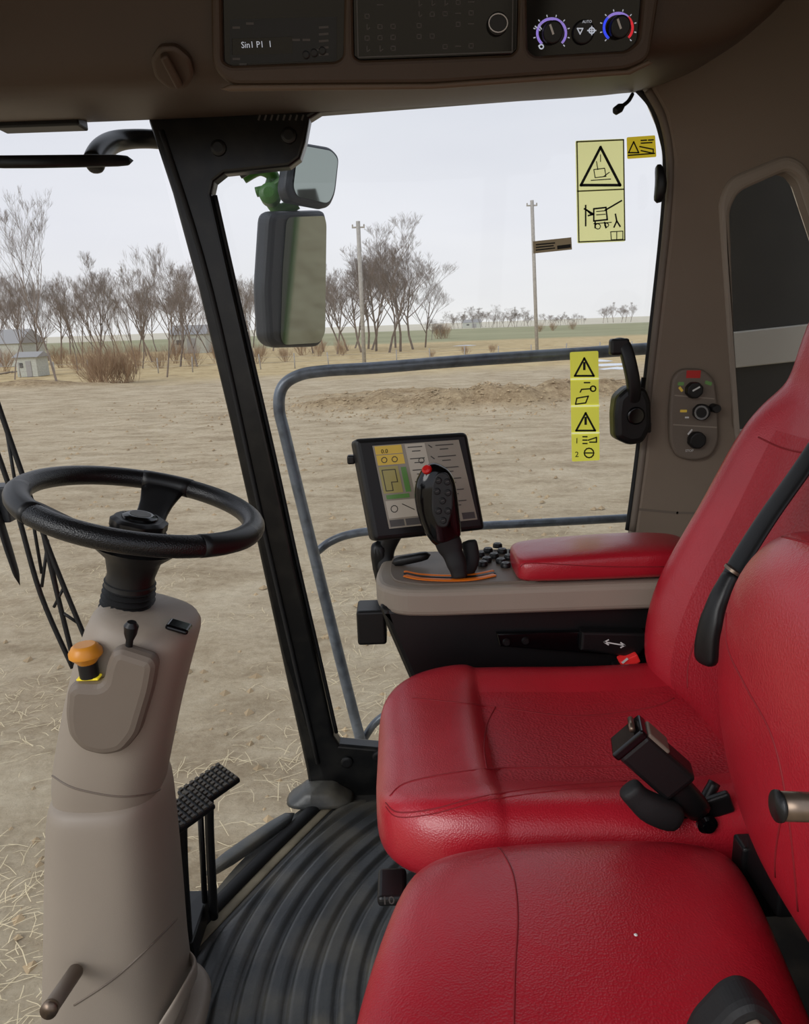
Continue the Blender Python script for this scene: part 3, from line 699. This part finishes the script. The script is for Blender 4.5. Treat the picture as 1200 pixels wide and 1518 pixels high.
lathe('toggle_lever',lb+V((.0,0,.024)),V((.25,-.05,1)),[(.005,0),(.005,.014),(.0085,.024),(.010,.036),(.006,.042)],'black',e)
hp=drape(tl,[(265,932),(266,933)],.002)
if hp: box('column_catch',hp[0]+V((0,0,.002)),(.034,.03,.008),'gloss',e,rot=Matrix.Rotation(math.radians(20),3,'Y'))
a=P(112,1440,y=.93); bb=P(73,1497,y=.84); tube('tilt_lever',[a,bb],.0115,'taupe_d',e,n=18); tube('tilt_lever_tip',[a.lerp(bb,.94),a.lerp(bb,1.03)],.0122,'chrome',e,n=18)
# ---- steering wheel
e=emp('steering_wheel')
Wc=P(210,752,y=CYc); tl_=math.radians(15); Wn=V((math.sin(tl_),.01,math.cos(tl_))).normalized(); Wx=V((0,1,0)).cross(Wn).normalized(); Wy=Wn.cross(Wx)
def WW(x,y,z): return Wc+Wx*x+Wy*y+Wn*z
RR=.162
sweep('rim',[WW(RR*math.cos(t),RR*math.sin(t),0) for t in [2*math.pi*i/64 for i in range(64)]],(.0170,.0150),Wn,'wheel',e,n=16,e=2.0,sub=0,loop=True)
for a0 in (95,215,335):
    t=math.radians(a0); c_,s_=math.cos(t),math.sin(t)
    sweep('spoke',[WW(c_*r,s_*r,z) for r,z in [(.01,-.052),(.045,-.05),(.09,-.032),(.13,-.012),(RR-.002,-.004)]],[(.034,.010),(.027,.009),(.022,.008),(.030,.008),(.042,.008)],Wn,'black',e,n=14)
for t0,t1 in ((195,235),(315,355),(80,110)):
    pts=[WW(RR*math.cos(math.radians(t)),RR*math.sin(math.radians(t)),.0003) for t in range(t0,t1+1,4)]
    sweep('rim_grip_patch',pts,(.0176,.0156),Wn,'black',e,n=16,e=2.0,sub=0)
lathe('hub',WW(0,0,-.075),Wn,[(.03,0),(.042,.012),(.046,.03),(.04,.04)],'black',e)
lathe('tilt_knob',WW(0,0,-.036),Wn,[(.038,0),(.041,.006),(.041,.016),(.034,.02)],'black',e,n=96,scal=.07)
lathe('hub_cap',WW(0,0,-.017),Wn,[(.026,0),(.025,.004),(.018,.007)],'gloss',e); lathe('hub_badge',WW(0,0,-.0105),Wn,[(.015,0),(.015,.001)],'grey',e)
lathe('neck',WW(0,0,-.125),Wn,[(.036,0),(.034,.02),(.040,.045),(.066,.068)],'black',e)
top=WW(0,0,-.112); bot=P(188,905,y=CYc); axb=(top-bot); Lb=axb.length
pr=[]
for i in range(13):
    t=i/12; pr.append((.033+.004*(1-t)+(.004 if i%2 else -.003),Lb*t))
lathe('bellows',bot,axb,pr,'rubber',e,n=32)
# ---- pedals
e=emp('brake_pedals')
for k,(u,v,yy_) in enumerate([(270,1206,1.20),(310,1166,1.29)]):
    c_=P(u,v,y=yy_); rot=Matrix.Rotation(math.radians(-4),3,'Y')@Matrix.Rotation(math.radians(8),3,'X')@Matrix.Rotation(math.radians(46),3,'Z')
    box('pad',c_,(.100,.074,.012),'black',e,rot=rot,bev=.004)
    for i in range(8):
        for j in range(6):
            box('tread',c_+rot@V((-.043+.0123*i,-.031+.0123*j,.0075)),(.007,.007,.005),'tread',e,rot=rot,bev=0)
    tube('pedal_stem',[c_-V((0,0,.005)),c_+V((-.01,.0,-.12)),V((c_.x-.02,c_.y,.02))],.009,'black',e)
    tube('pedal_rod',[c_-V((.02,0,.005)),V((c_.x-.035,c_.y,.06))],.006,'black',e)
box('pedal_bracket',(P(270,1300,y=1.26).x,1.26,.03),(.06,.14,.05),'black',e)
e=emp('floor_heater_duct')
a=P(300,1300,z=.02); bb=P(440,1203,z=.02); sweep('duct',[a,a.lerp(bb,.5),bb],(.018,.014),(0,0,1),'mat',e,n=12,e=4)
e=emp('post_foot_boot'); c_=P(478,1172,z=.0)
loft('boot',[[V((c_.x+x+.0,1.70+y,z)) for x,y in sell(a,b_,20,3.2)] for a,b_,z in [(.10,.055,.0),(.085,.05,.015),(.05,.042,.035),(.042,.038,.05)]],'mat',e)
# ================================================================== DRIVER SEAT
e=emp('driver_seat'); SYc=1.055
half=[(0,-.016),(.08,-.015),(.135,-.008),(.175,.006),(.212,.005),(.238,-.02),(.248,-.055),(.243,-.09),(.21,-.118),(.1,-.125),(0,-.125)]
full=half+[(-y,z) for y,z in reversed(half[1:-1])]
def st(x,w,top,th,dp=1):
    r=[]
    for y,z in full:
        zz_=z*dp if z>-.03 and abs(y)<.2 else z
        zz_= zz_ if zz_>0 else zz_*th
        r.append(V((x,SYc+y*w/.248,top+zz_)))
    return r
cush=loft('cushion',[st(-.058,.10,.525,.35,.2),st(-.052,.16,.545,.6,.3),(st(-.03,.20,.565,.85,.3)),st(.01,.228,.578,1,.3),st(.06,.24,.585,1,.4),st(.106,.245,.587,1,.6),st(.118,.246,.576,1,1.3),st(.13,.246,.577,1,1.2),st(.2,.247,.575,1,1.3),st(.3,.248,.57,1,1.5),st(.4,.246,.572,1,1.3),st(.5,.24,.58,1,.8),st(.56,.22,.58,.9,.6)],'leather',e,sub=2)
def insert(ob,f):
    ob.data.materials.append(M['leather2'])
    for p in ob.data.polygons:
        if f(p.center): p.material_index=1
insert(cush,lambda c:c.x>.12 and c.x<.56 and abs(c.y-SYc)<.15 and c.z>.53)
tc_=bvh(cush)
seam('side_seam',tc_,[(572,1190),(590,1204),(640,1200),(720,1180),(820,1166),(930,1158)],e)
seam('side_seam_2',tc_,[(572,1196),(590,1211),(640,1207),(720,1187),(820,1173),(930,1165)],e,.0008)
seam('insert_front',tc_,[(722,1140),(718,1110),(722,1075),(735,1048)],e,.0014)
seam('insert_side',tc_,[(612,1035),(680,1042),(735,1048),(850,1062),(960,1050),(1000,1035)],e,.0012)
seam('insert_near',tc_,[(578,1180),(610,1158),(722,1140),(850,1138),(940,1135)],e,.0012)
def back_front(z): return .482+.33*(z-.66)
bh=[(0,.016),(.08,.012),(.14,-.006),(.18,-.028),(.215,-.034),(.243,-.012),(.25,.03),(.235,.075),(.17,.105),(.08,.11),(0,.11)]
bf=bh+[(-y,x) for y,x in reversed(bh[1:-1])]
def bs(z,w,th=1,bol=1,dx=0):
    r=[]; xf=back_front(z)+dx
    for y,x in bf:
        xx=x*(bol if x<.04 else th)
        r.append(V((xf+xx,SYc+y*w/.25,z-xx*.33)))
    return r
bk=loft('backrest',[bs(.535,.17,.6,.3,.05),bs(.55,.215,.9,.8,.015),bs(.6,.24,1,1,-.004),bs(.68,.252,1,1.25,-.012),bs(.76,.252,1,1.25,-.01),bs(.86,.243,1,1,.0),bs(.95,.228,1,.9,.0),bs(1.02,.212,1,.7,.0),bs(1.06,.19,.95,.4,.004),bs(1.085,.165,.9,.2,.008),bs(1.12,.15,.9,.2,-.002),bs(1.19,.15,.95,.3,-.008),bs(1.26,.14,.85,.2,.0),bs(1.29,.10,.6,.1,.02)],'leather',e,sub=2)
insert(bk,lambda c:.56<c.z<1.03 and abs(c.y-SYc)<.13 and c.x<back_front(c.z)+.05)
tb=bvh(bk)
seam('bolster_seam',tb,[(1020,1020),(1022,980),(1040,930),(1072,870),(1112,800),(1160,730),(1210,665)],e,.0014)
seam('yoke_seam',tb,[(1125,648),(1150,660),(1175,668),(1200,672)],e,.0014)
loft('suspension_base',[[V((.24+x,SYc+y,z)) for x,y in sell(a,b_,24,5)] for a,b_,z in [(.24,.2,.0),(.24,.2,.05),(.2,.17,.06),(.21,.175,.12),(.19,.165,.17),(.21,.175,.22),(.19,.165,.27),(.21,.175,.32),(.22,.19,.36),(.24,.2,.38),(.26,.215,.45),(.26,.215,.47)]],'rubber',e)
box('side_rail',(.2,.835,.425),(.40,.03,.04),'black',e); box('seat_control',(-.012,.84,.40),(.045,.025,.045),'black',e,bev=.008); box('fore_aft_lever',(-.035,.87,.445),(.04,.06,.016),'black',e,bev=.006)
text('rail_number',Pl((0,.826,0),(0,-1,0)),566,1340,.018,'10','dim',e,z=.001)
e=emp('seat_belt')
bp_=cr([P(1240,620,y=1.0),P(1192,692,y=.98),P(1140,765,y=.955),P(1100,828,y=.93),P(1082,862,y=.915)],5)
sweep('strap',bp_,(.004,.017),(.4,-.9,.2),'black',e,n=12,e=4)
sweep('sheath',cr([P(1086,850,y=.915),P(1064,893,y=.905),P(1050,943,y=.90),P(1047,985,y=.90)],4),[(.010,.012)]*3+[(.010,.014)]*3+[(.010,.017)]*3+[(.010,.018)]*3+[(.008,.012)],(.4,-.9,.2),'black',e,n=14)
lathe('guide_clip',P(1088,848,y=.915),(.6,-.1,1),[(.014,0),(.014,.004)],'chrome',e,n=20)
e=emp('belt_buckle')
bc=P(972,1128,y=.83)
rot=Matrix.Rotation(math.radians(-12),3,'Z')@Matrix.Rotation(math.radians(42),3,'Y')
box('body',bc,(.085,.04,.05),'black',e,rot=rot,bev=.007)
box('press_plate',bc+rot@V((-.022,0,.0255)),(.035,.034,.006),'taupe_d',e,rot=rot,bev=.003)
box('top_edge',bc+rot@V((-.045,0,.0)),(.012,.042,.052),'gloss',e,rot=rot,bev=.003)
tube('latch_tongue',[bc+rot@V((-.055,-.012,.015)),bc+rot@V((-.055,.015,.015))],.004,'chrome',e)
sweep('stalk',[bc+rot@V((.02,0,0)),bc+rot@V((.06,0,-.01)),P(1045,1210,y=.83)],[(.018,.014),(.018,.012),(.02,.012)],(0,1,0),'black',e)
box('anchor_plate',P(1030,1205,y=.84),(.10,.012,.03),'black',e,rot=Matrix.Rotation(math.radians(-20),3,'Y'))
lathe('anchor_bolt',P(1047,1219,y=.828),(0,-1,0),[(.013,0),(.013,.006),(.008,.008),(.008,.012)],'gloss',e,n=24)
sweep('shroud',cr([P(930,1165,y=.815),P(960,1195,y=.81),P(1010,1215,y=.81)],3),[(.016,.014)]*3+[(.020,.016)]*3+[(.014,.012)],(0,1,0),'rubber',e)
tube('anchor_rod',[P(1060,1160,y=.86),P(1040,1215,y=.84),P(1090,1270,y=.83)],.008,'black',e)
e=emp('belt_buckle')
c_=P(932,980,y=1.315); r2=Matrix.Rotation(math.radians(-25),3,'Y'); box('red_release',c_+V((0,0,.004)),(.036,.028,.018),'redb',e,rot=r2,bev=.003); box('housing',c_+V((-.004,.006,-.016)),(.042,.03,.03),'black',e,rot=r2,bev=.004)
lines('mark',Pl((0,c_.y-.018,0),(0,-1,0)),[[(924,982),(930,977)]],'white',e,z=.0,w=3)
# ================================================================== TRAINER SEAT
e=emp('passenger_seat')
def ts(y,x0,x1,top,th):
    r=[]; cx_=(x0+x1)/2; hx=(x1-x0)/2
    for x,z in sell(1,1,28,4.2):
        zz_=z*th/2
        crown=.010*(1-x*x) if z>0 else 0
        r.append(V((cx_+x*hx,y,top-th/2+zz_+crown)))
    return r
TD=.014
tcu=loft('cushion',[ts(.335,.0,.31,.545+TD,.05),ts(.35,-.05,.335,.563+TD,.09),ts(.39,-.075,.345,.568+TD,.11),ts(.48,-.078,.355,.572+TD,.115),ts(.58,-.066,.37,.574+TD,.115),ts(.68,-.040,.385,.575+TD,.115),ts(.745,-.018,.39,.572+TD,.11),ts(.775,.008,.383,.562+TD,.09),ts(.787,.045,.36,.548+TD,.05)],'leather',e,sub=2)
tt=bvh(tcu)
seam('top_seam',tt,[(728,1250),(745,1264),(762,1300),(768,1360),(764,1440),(762,1530)],e,.0010)
hp=drape(tt,[(943,1387),(944,1387)],.001)
if hp: lathe('leather_nick',hp[0],(0,0,1),[(.002,0),(.001,.001)],'white',e,n=8)
def tbs(z,xf,y0,y1,th):
    cy_=(y0+y1)/2; hy=(y1-y0)/2; r=[]
    for y,x in sell(1,1,28,3.6):
        bulge=-.010*(1-y*y) if x<0 else 0
        r.append(V((xf+th/2+x*th/2+bulge,cy_+y*hy,z)))
    return r
tbk=loft('backrest',[tbs(.600,.405,.42,.70,.05),tbs(.612,.378,.38,.735,.08),tbs(.66,.358,.36,.760,.10),tbs(.73,.340,.345,.780,.12),tbs(.81,.329,.34,.786,.125),tbs(.88,.331,.34,.784,.125),tbs(.93,.341,.342,.774,.115),tbs(.965,.357,.35,.754,.10),tbs(.985,.375,.375,.725,.07),tbs(.990,.388,.42,.68,.03)],'leather',e,sub=2)
t2=bvh(tbk)
seam('edge_seam',t2,[(1086,860),(1078,900),(1080,960),(1108,1020),(1145,1090),(1166,1180),(1180,1300),(1190,1440)],e,.0012)
seam('edge_seam_2',t2,[(1112,820),(1135,800),(1160,796),(1200,806)],e,.0012)
seam('vertical_seam',t2,[(1166,1180),(1150,1280),(1160,1400)],e,.0010)
box('pedestal',(.19,.56,.22),(.36,.36,.44),'taupe_d',e,bev=.01); box('hinge_bracket',(.43,.77,.53),(.08,.03,.10),'black',e)
box('hinge_plate',(.425,.72,.58),(.06,.08,.06),'black',e)
box('back_support',(.50,.56,.6),(.06,.3,.5),'black',e,bev=.01)
e=emp('passenger_seat_buckle')
BB=Pl((0,.46,0),(0,-1,0))
plate('grip',BB,BB.L([(1005,1560),(1030,1505),(1070,1462),(1100,1450),(1126,1464),(1150,1500),(1185,1560)]),'rubber',e,thick=.034,bevel=.009,z=-.01,r=.008)
plate('release_button',BB,BB.L([(1062,1500),(1085,1474),(1102,1468),(1112,1480),(1088,1512)]),'taupe_d',e,thick=.006,bevel=.002,z=.022,r=.003)
# ================================================================== ARM CONSOLE
e=emp('armrest_console')
ZT=P(720,872,y=1.325).z
TPn=Pl((0,0,ZT),(0,0,1),(0,1,0))
xl=P(556,885,y=1.38).x
plan=[(xl,1.43),(xl+.008,1.365),(xl+.05,1.33),(xl+.11,1.322),(.60,1.322),(.60,1.57),(xl+.08,1.575),(xl+.015,1.55)]
plate('tray',TPn,plan,'taupe',e,thick=.055,bevel=.012,z=-.055,r=.03)
plate('tray_top',TPn,[(xl+.03,1.43),(xl+.04,1.375),(xl+.1,1.345),(.26,1.345),(.26,1.555),(xl+.09,1.555),(xl+.035,1.53)],'taupe_d',e,thick=.006,bevel=.002,z=-.001,r=.02)
BPn=Pl((0,1.545,0),(0,-1,0)); BF=Pl((0,1.345,0),(0,-1,0))
body=BF.L([(562,900),(575,935),(612,1020),(628,1032),(700,1015),(960,1040)])+[(.62,.5),(.62,ZT-.03)]
plate('pod_body',BPn,body,'black',e,thick=.2,bevel=.015,r=.01)
plate('slide_rail',BF,BF.L([(735,935),(740,955),(955,972),(955,930)]),'gloss',e,thick=.012,bevel=.004,z=0)
plate('slide_handle',BF,BF.L([(858,928),(856,955),(938,966),(955,945),(950,930)]),'black',e,thick=.03,bevel=.005,z=0)
lines('arrow',BF,[[(890,942),(920,947)],[(896,939),(890,942),(896,946)],[(914,943),(920,947),(914,950)]],'white',e,z=.031,w=1.6)
for u,v in [(750,948),(778,946)]: lathe('screw',BF.at(u,v,.012),(0,-1,0),[(.008,0),(.006,.004)],'black',e,n=16)
box('side_box',P(552,922,y=1.45),(.06,.07,.075),'black',e,bev=.006)
gate=cr([P(600,853,z=ZT+.007),P(625,858,z=ZT+.007),P(670,860,z=ZT+.007),P(705,858,z=ZT+.007),P(735,852,z=ZT+.007)],6)
sweep('gate_orange',gate,(.008,.002),(0,0,1),'orange2',e,n=8)
sweep('gate_slot',[q+V((0,.014,.0)) for q in gate],(.007,.0018),(0,0,1),'black',e,n=8)
sweep('gate_orange_far',[q+V((0,.026,.0)) for q in gate],(.005,.002),(0,0,1),'orange2',e,n=8)
for u,v in [(722,832),(743,834),(712,824),(733,826),(755,828),(724,818),(745,819),(738,811),(762,820),(716,838),(750,840)]:
    q=P(u,v,z=ZT+.006); lathe('key',q,(0,0,1),[(.0105,0),(.0105,.006),(.008,.009)],'black',e,n=20); lathe('key_icon',q,(0,0,1),[(.003,.009),(.003,.0095)],'grey',e,n=6)
za=ZT+.0
def ar(x,y0,y1,z0,z1):
    cy_=(y0+y1)/2; hy=(y1-y0)/2; cz=(z0+z1)/2; hz=(z1-z0)/2
    return [V((x,cy_+a*hy,cz+b_*hz)) for a,b_ in sell(1,1,24,3.6)]
x0=P(768,850,y=1.335).x; x1=P(1005,820,y=1.42).x
pad=loft('armrest_pad',[ar(x0,1.35,1.45,za+.008,za+.04),ar(x0+.006,1.333,1.468,za+.002,za+.05),ar(x0+.03,1.324,1.476,za,za+.057),ar(x0+.15,1.322,1.478,za,za+.063),ar(x1-.1,1.322,1.478,za,za+.066),ar(x1-.0,1.325,1.474,za,za+.063),ar(x1+.02,1.36,1.45,za+.01,za+.05)],'leather',e,sub=2)
tp=bvh(pad); seam('pad_seam',tp,[(772,840),(782,835),(820,836),(900,840),(990,840)],e,.0010); seam('pad_seam_low',tp,[(774,858),(820,868),(900,870),(980,868)],e,.0010)
# monitor
e=emp('touchscreen_monitor')
mn=V((.30,-.92,.24)).normalized(); MP=Pl(P(625,722,y=1.47),mn)
plate('housing',MP,MP.L([(526,650),(694,640),(721,785),(555,803)]),'black',e,thick=.045,bevel=.010,z=-.045,r=.012)
cor=[(552,661),(680,652),(708,770),(577,784)]
def Q(s,t):
    a=(cor[0][0]+(cor[1][0]-cor[0][0])*s,cor[0][1]+(cor[1][1]-cor[0][1])*s); b_=(cor[3][0]+(cor[2][0]-cor[3][0])*s,cor[3][1]+(cor[2][1]-cor[3][1])*s)
    return (a[0]+(b_[0]-a[0])*t,a[1]+(b_[1]-a[1])*t)
def rect(nm,s0,t0,s1,t1,mt,z): plate(nm,MP,MP.L([Q(s0,t0),Q(s1,t0),Q(s1,t1),Q(s0,t1)]),mt,e,thick=.0006,z=z)
rect('screen',0,0,1,1,'screen',.001); rect('speed_band',.02,.01,.33,.11,'screen_y',.0018); rect('warn_band',.02,.12,.33,.24,'screen_y',.0018)
rect('field_view',.02,.26,.24,.58,'screen_o',.0018); rect('gauge_bar',.27,.28,.33,.58,'screen_g',.0018); rect('lower_view',.02,.67,.36,.88,'screen_w',.0018); rect('gauge_low',.04,.6,.3,.65,'screen_g',.002)
rect('column_panel',.37,.01,.6,.88,'screen_w',.0018)
rect('tab',.02,.9,.18,.98,'grey',.0018); rect('tab',.2,.9,.38,.98,'grey',.0018); rect('tab',.84,.9,.98,.98,'grey',.0018)
text('speed',MP,*Q(.08,.10),.012,'0.0','ink',e,z=.003)
sg=[]
for r_ in range(6):
    t=.05+r_*.14
    for s0,L in ((.40,.16),(.72,.2)):
        sg.append([Q(s0,t),Q(s0+L,t)]); sg.append([Q(s0+.04,t+.05),Q(s0+.13,t+.05)])
    sg.append([Q(.64,t-.01),Q(.67,t+.02)])
lines('readings',MP,sg,'screen_t',e,z=.003,w=1.4)
lines('field_outline',MP,[[Q(.05,.3),Q(.2,.3),Q(.2,.45),Q(.13,.45),Q(.13,.55),Q(.05,.55),Q(.05,.3)],arcpx(*Q(.1,.18),4,0,360,10),arcpx(*Q(.22,.18),4,0,360,10),arcpx(*Q(.1,.77),5,0,360,10),[Q(.2,.72),Q(.32,.8)],arcpx(*Q(.52,.22),4,0,360,10),[Q(.5,.38),Q(.5,.46)]],'screen_t',e,z=.003,w=1.2)
box('clamp_knob',P(521,681,y=1.49),(.016,.02,.018),'black',e)
sweep('monitor_arm',cr([P(590,780,y=1.52),P(572,815,y=1.53),P(575,845,y=1.52),P(600,860,y=1.5)],4),(.02,.016),(0,1,0),'black',e)
sweep('monitor_stand',[P(560,800,y=1.52),P(565,840,y=1.54),P(575,880,y=1.54)],(.02,.02),(0,1,0),'black',e)
sweep('bracket',[P(580,835,y=1.47),P(610,828,y=1.46),P(640,822,y=1.46)],(.012,.010),(0,0,1),'black',e)
# joystick
e=emp('multifunction_joystick')
JY=1.385
sweep('stem',cr([P(682,858,y=JY-.015),P(678,838,y=JY-.01),P(668,812,y=JY),P(660,792,y=JY)],3),[(.016,.014)]*3+[(.020,.016)]*3+[(.026,.018)]*3+[(.030,.018)],(0,1,0),'rubber',e)
sweep('boot_arm',cr([P(695,800,y=JY+.03),P(700,830,y=JY+.02),P(688,852,y=JY+.01)],3),(.016,.012),(0,1,0),'rubber',e)
jp=[P(668,806,y=JY),P(662,795,y=JY),P(655,778,y=JY),P(648,750,y=JY),P(645,722,y=JY),P(648,703,y=JY),P(652,693,y=JY),P(654,689,y=JY)]
sweep('grip',jp,[(.024,.014),(.032,.02),(.038,.024),(.043,.026),(.042,.026),(.034,.022),(.023,.016),(.01,.008)],(0,1,0),'gloss',e,n=20,e=2.3)
JP=Pl(P(650,745,y=JY-.024),(0,-1,.12))
plate('keypad',JP,JP.L([(640,718),(648,700),(664,700),(672,722),(672,755),(664,782),(650,782),(640,760)]),'black',e,thick=.008,bevel=.003,z=-.004,r=.01)
for u,v in [(650,712),(663,714),(648,728),(664,730),(656,742),(650,757),(664,757),(657,771)]:
    lathe('thumb_key',JP.at(u,v,.003),JP.n,[(.0065,0),(.0065,.003),(.005,.0045)],'rubber',e,n=18); lines('key_print',JP,[[(u-2,v),(u+2,v-1)]],'dim',e,z=.0085,w=1)
lathe('red_thumb_button',P(634,697,y=JY-.012),(-.4,-.6,.7),[(.0095,0),(.0095,.005),(.006,.008)],'red',e,n=20)
# ------------------------------------------------------------------ convert curves/text to mesh
bpy.context.view_layer.update(); dg=bpy.context.evaluated_depsgraph_get()
new=[]
for ob,par in curves:
    me=bpy.data.meshes.new_from_object(ob.evaluated_get(dg)); me.transform(ob.matrix_world); new.append((ob.name,me,par,ob))
for nm,me,par,ob in new:
    cud=ob.data; bpy.data.objects.remove(ob,do_unlink=True); bpy.data.curves.remove(cud)
    me.name=nm; o2=bpy.data.objects.new(nm,me); col.objects.link(o2)
    if par: o2.parent=par
# ------------------------------------------------------------------ world + sun
sc=bpy.context.scene
w=bpy.data.worlds.new('overcast'); sc.world=w; w.use_nodes=True; nt=w.node_tree; N=nt.nodes; Lk=nt.links
bg=N['Background']; tc=N.new('ShaderNodeTexCoord'); sep=N.new('ShaderNodeSeparateXYZ'); Lk.new(tc.outputs['Generated'],sep.inputs[0])
rp=N.new('ShaderNodeValToRGB'); e=rp.color_ramp.elements; e[0].position=0; e[0].color=lin((238,237,236)); e[1].position=.6; e[1].color=lin((212,218,230))
q=e.new(.12); q.color=lin((230,231,237)); Lk.new(sep.outputs['Z'],rp.inputs[0])
mp=N.new('ShaderNodeMapping'); mp.inputs['Scale'].default_value=(1,1,4); Lk.new(tc.outputs['Generated'],mp.inputs[0])
nz_=N.new('ShaderNodeTexNoise'); nz_.inputs['Scale'].default_value=1.6; nz_.inputs['Detail'].default_value=5; Lk.new(mp.outputs[0],nz_.inputs['Vector'])
r2=N.new('ShaderNodeValToRGB'); r2.color_ramp.elements[0].position=.3; r2.color_ramp.elements[0].color=(.87,.88,.91,1); r2.color_ramp.elements[1].position=.7; r2.color_ramp.elements[1].color=(1.0,1.0,1.0,1)
Lk.new(nz_.outputs['Fac'],r2.inputs[0])
mx=N.new('ShaderNodeMix'); mx.data_type='RGBA'; mx.blend_type='MULTIPLY'; mx.inputs[0].default_value=1; Lk.new(rp.outputs[0],mx.inputs[6]); Lk.new(r2.outputs[0],mx.inputs[7]); Lk.new(mx.outputs[2],bg.inputs[0])
bg.inputs[1].default_value=1.08
sd=bpy.data.lights.new('sun','SUN'); sd.energy=1.35; sd.angle=math.radians(34); sd.color=(1,.98,.95)
so=bpy.data.objects.new('sun',sd); col.objects.link(so)
dr=V((.62,.60,-.50)).normalized(); so.rotation_euler=dr.to_track_quat('-Z','Y').to_euler(); so.location=(-4,-6,6)
sc.view_settings.view_transform='Standard'; sc.view_settings.look='None'; sc.view_settings.exposure=0; sc.view_settings.gamma=1
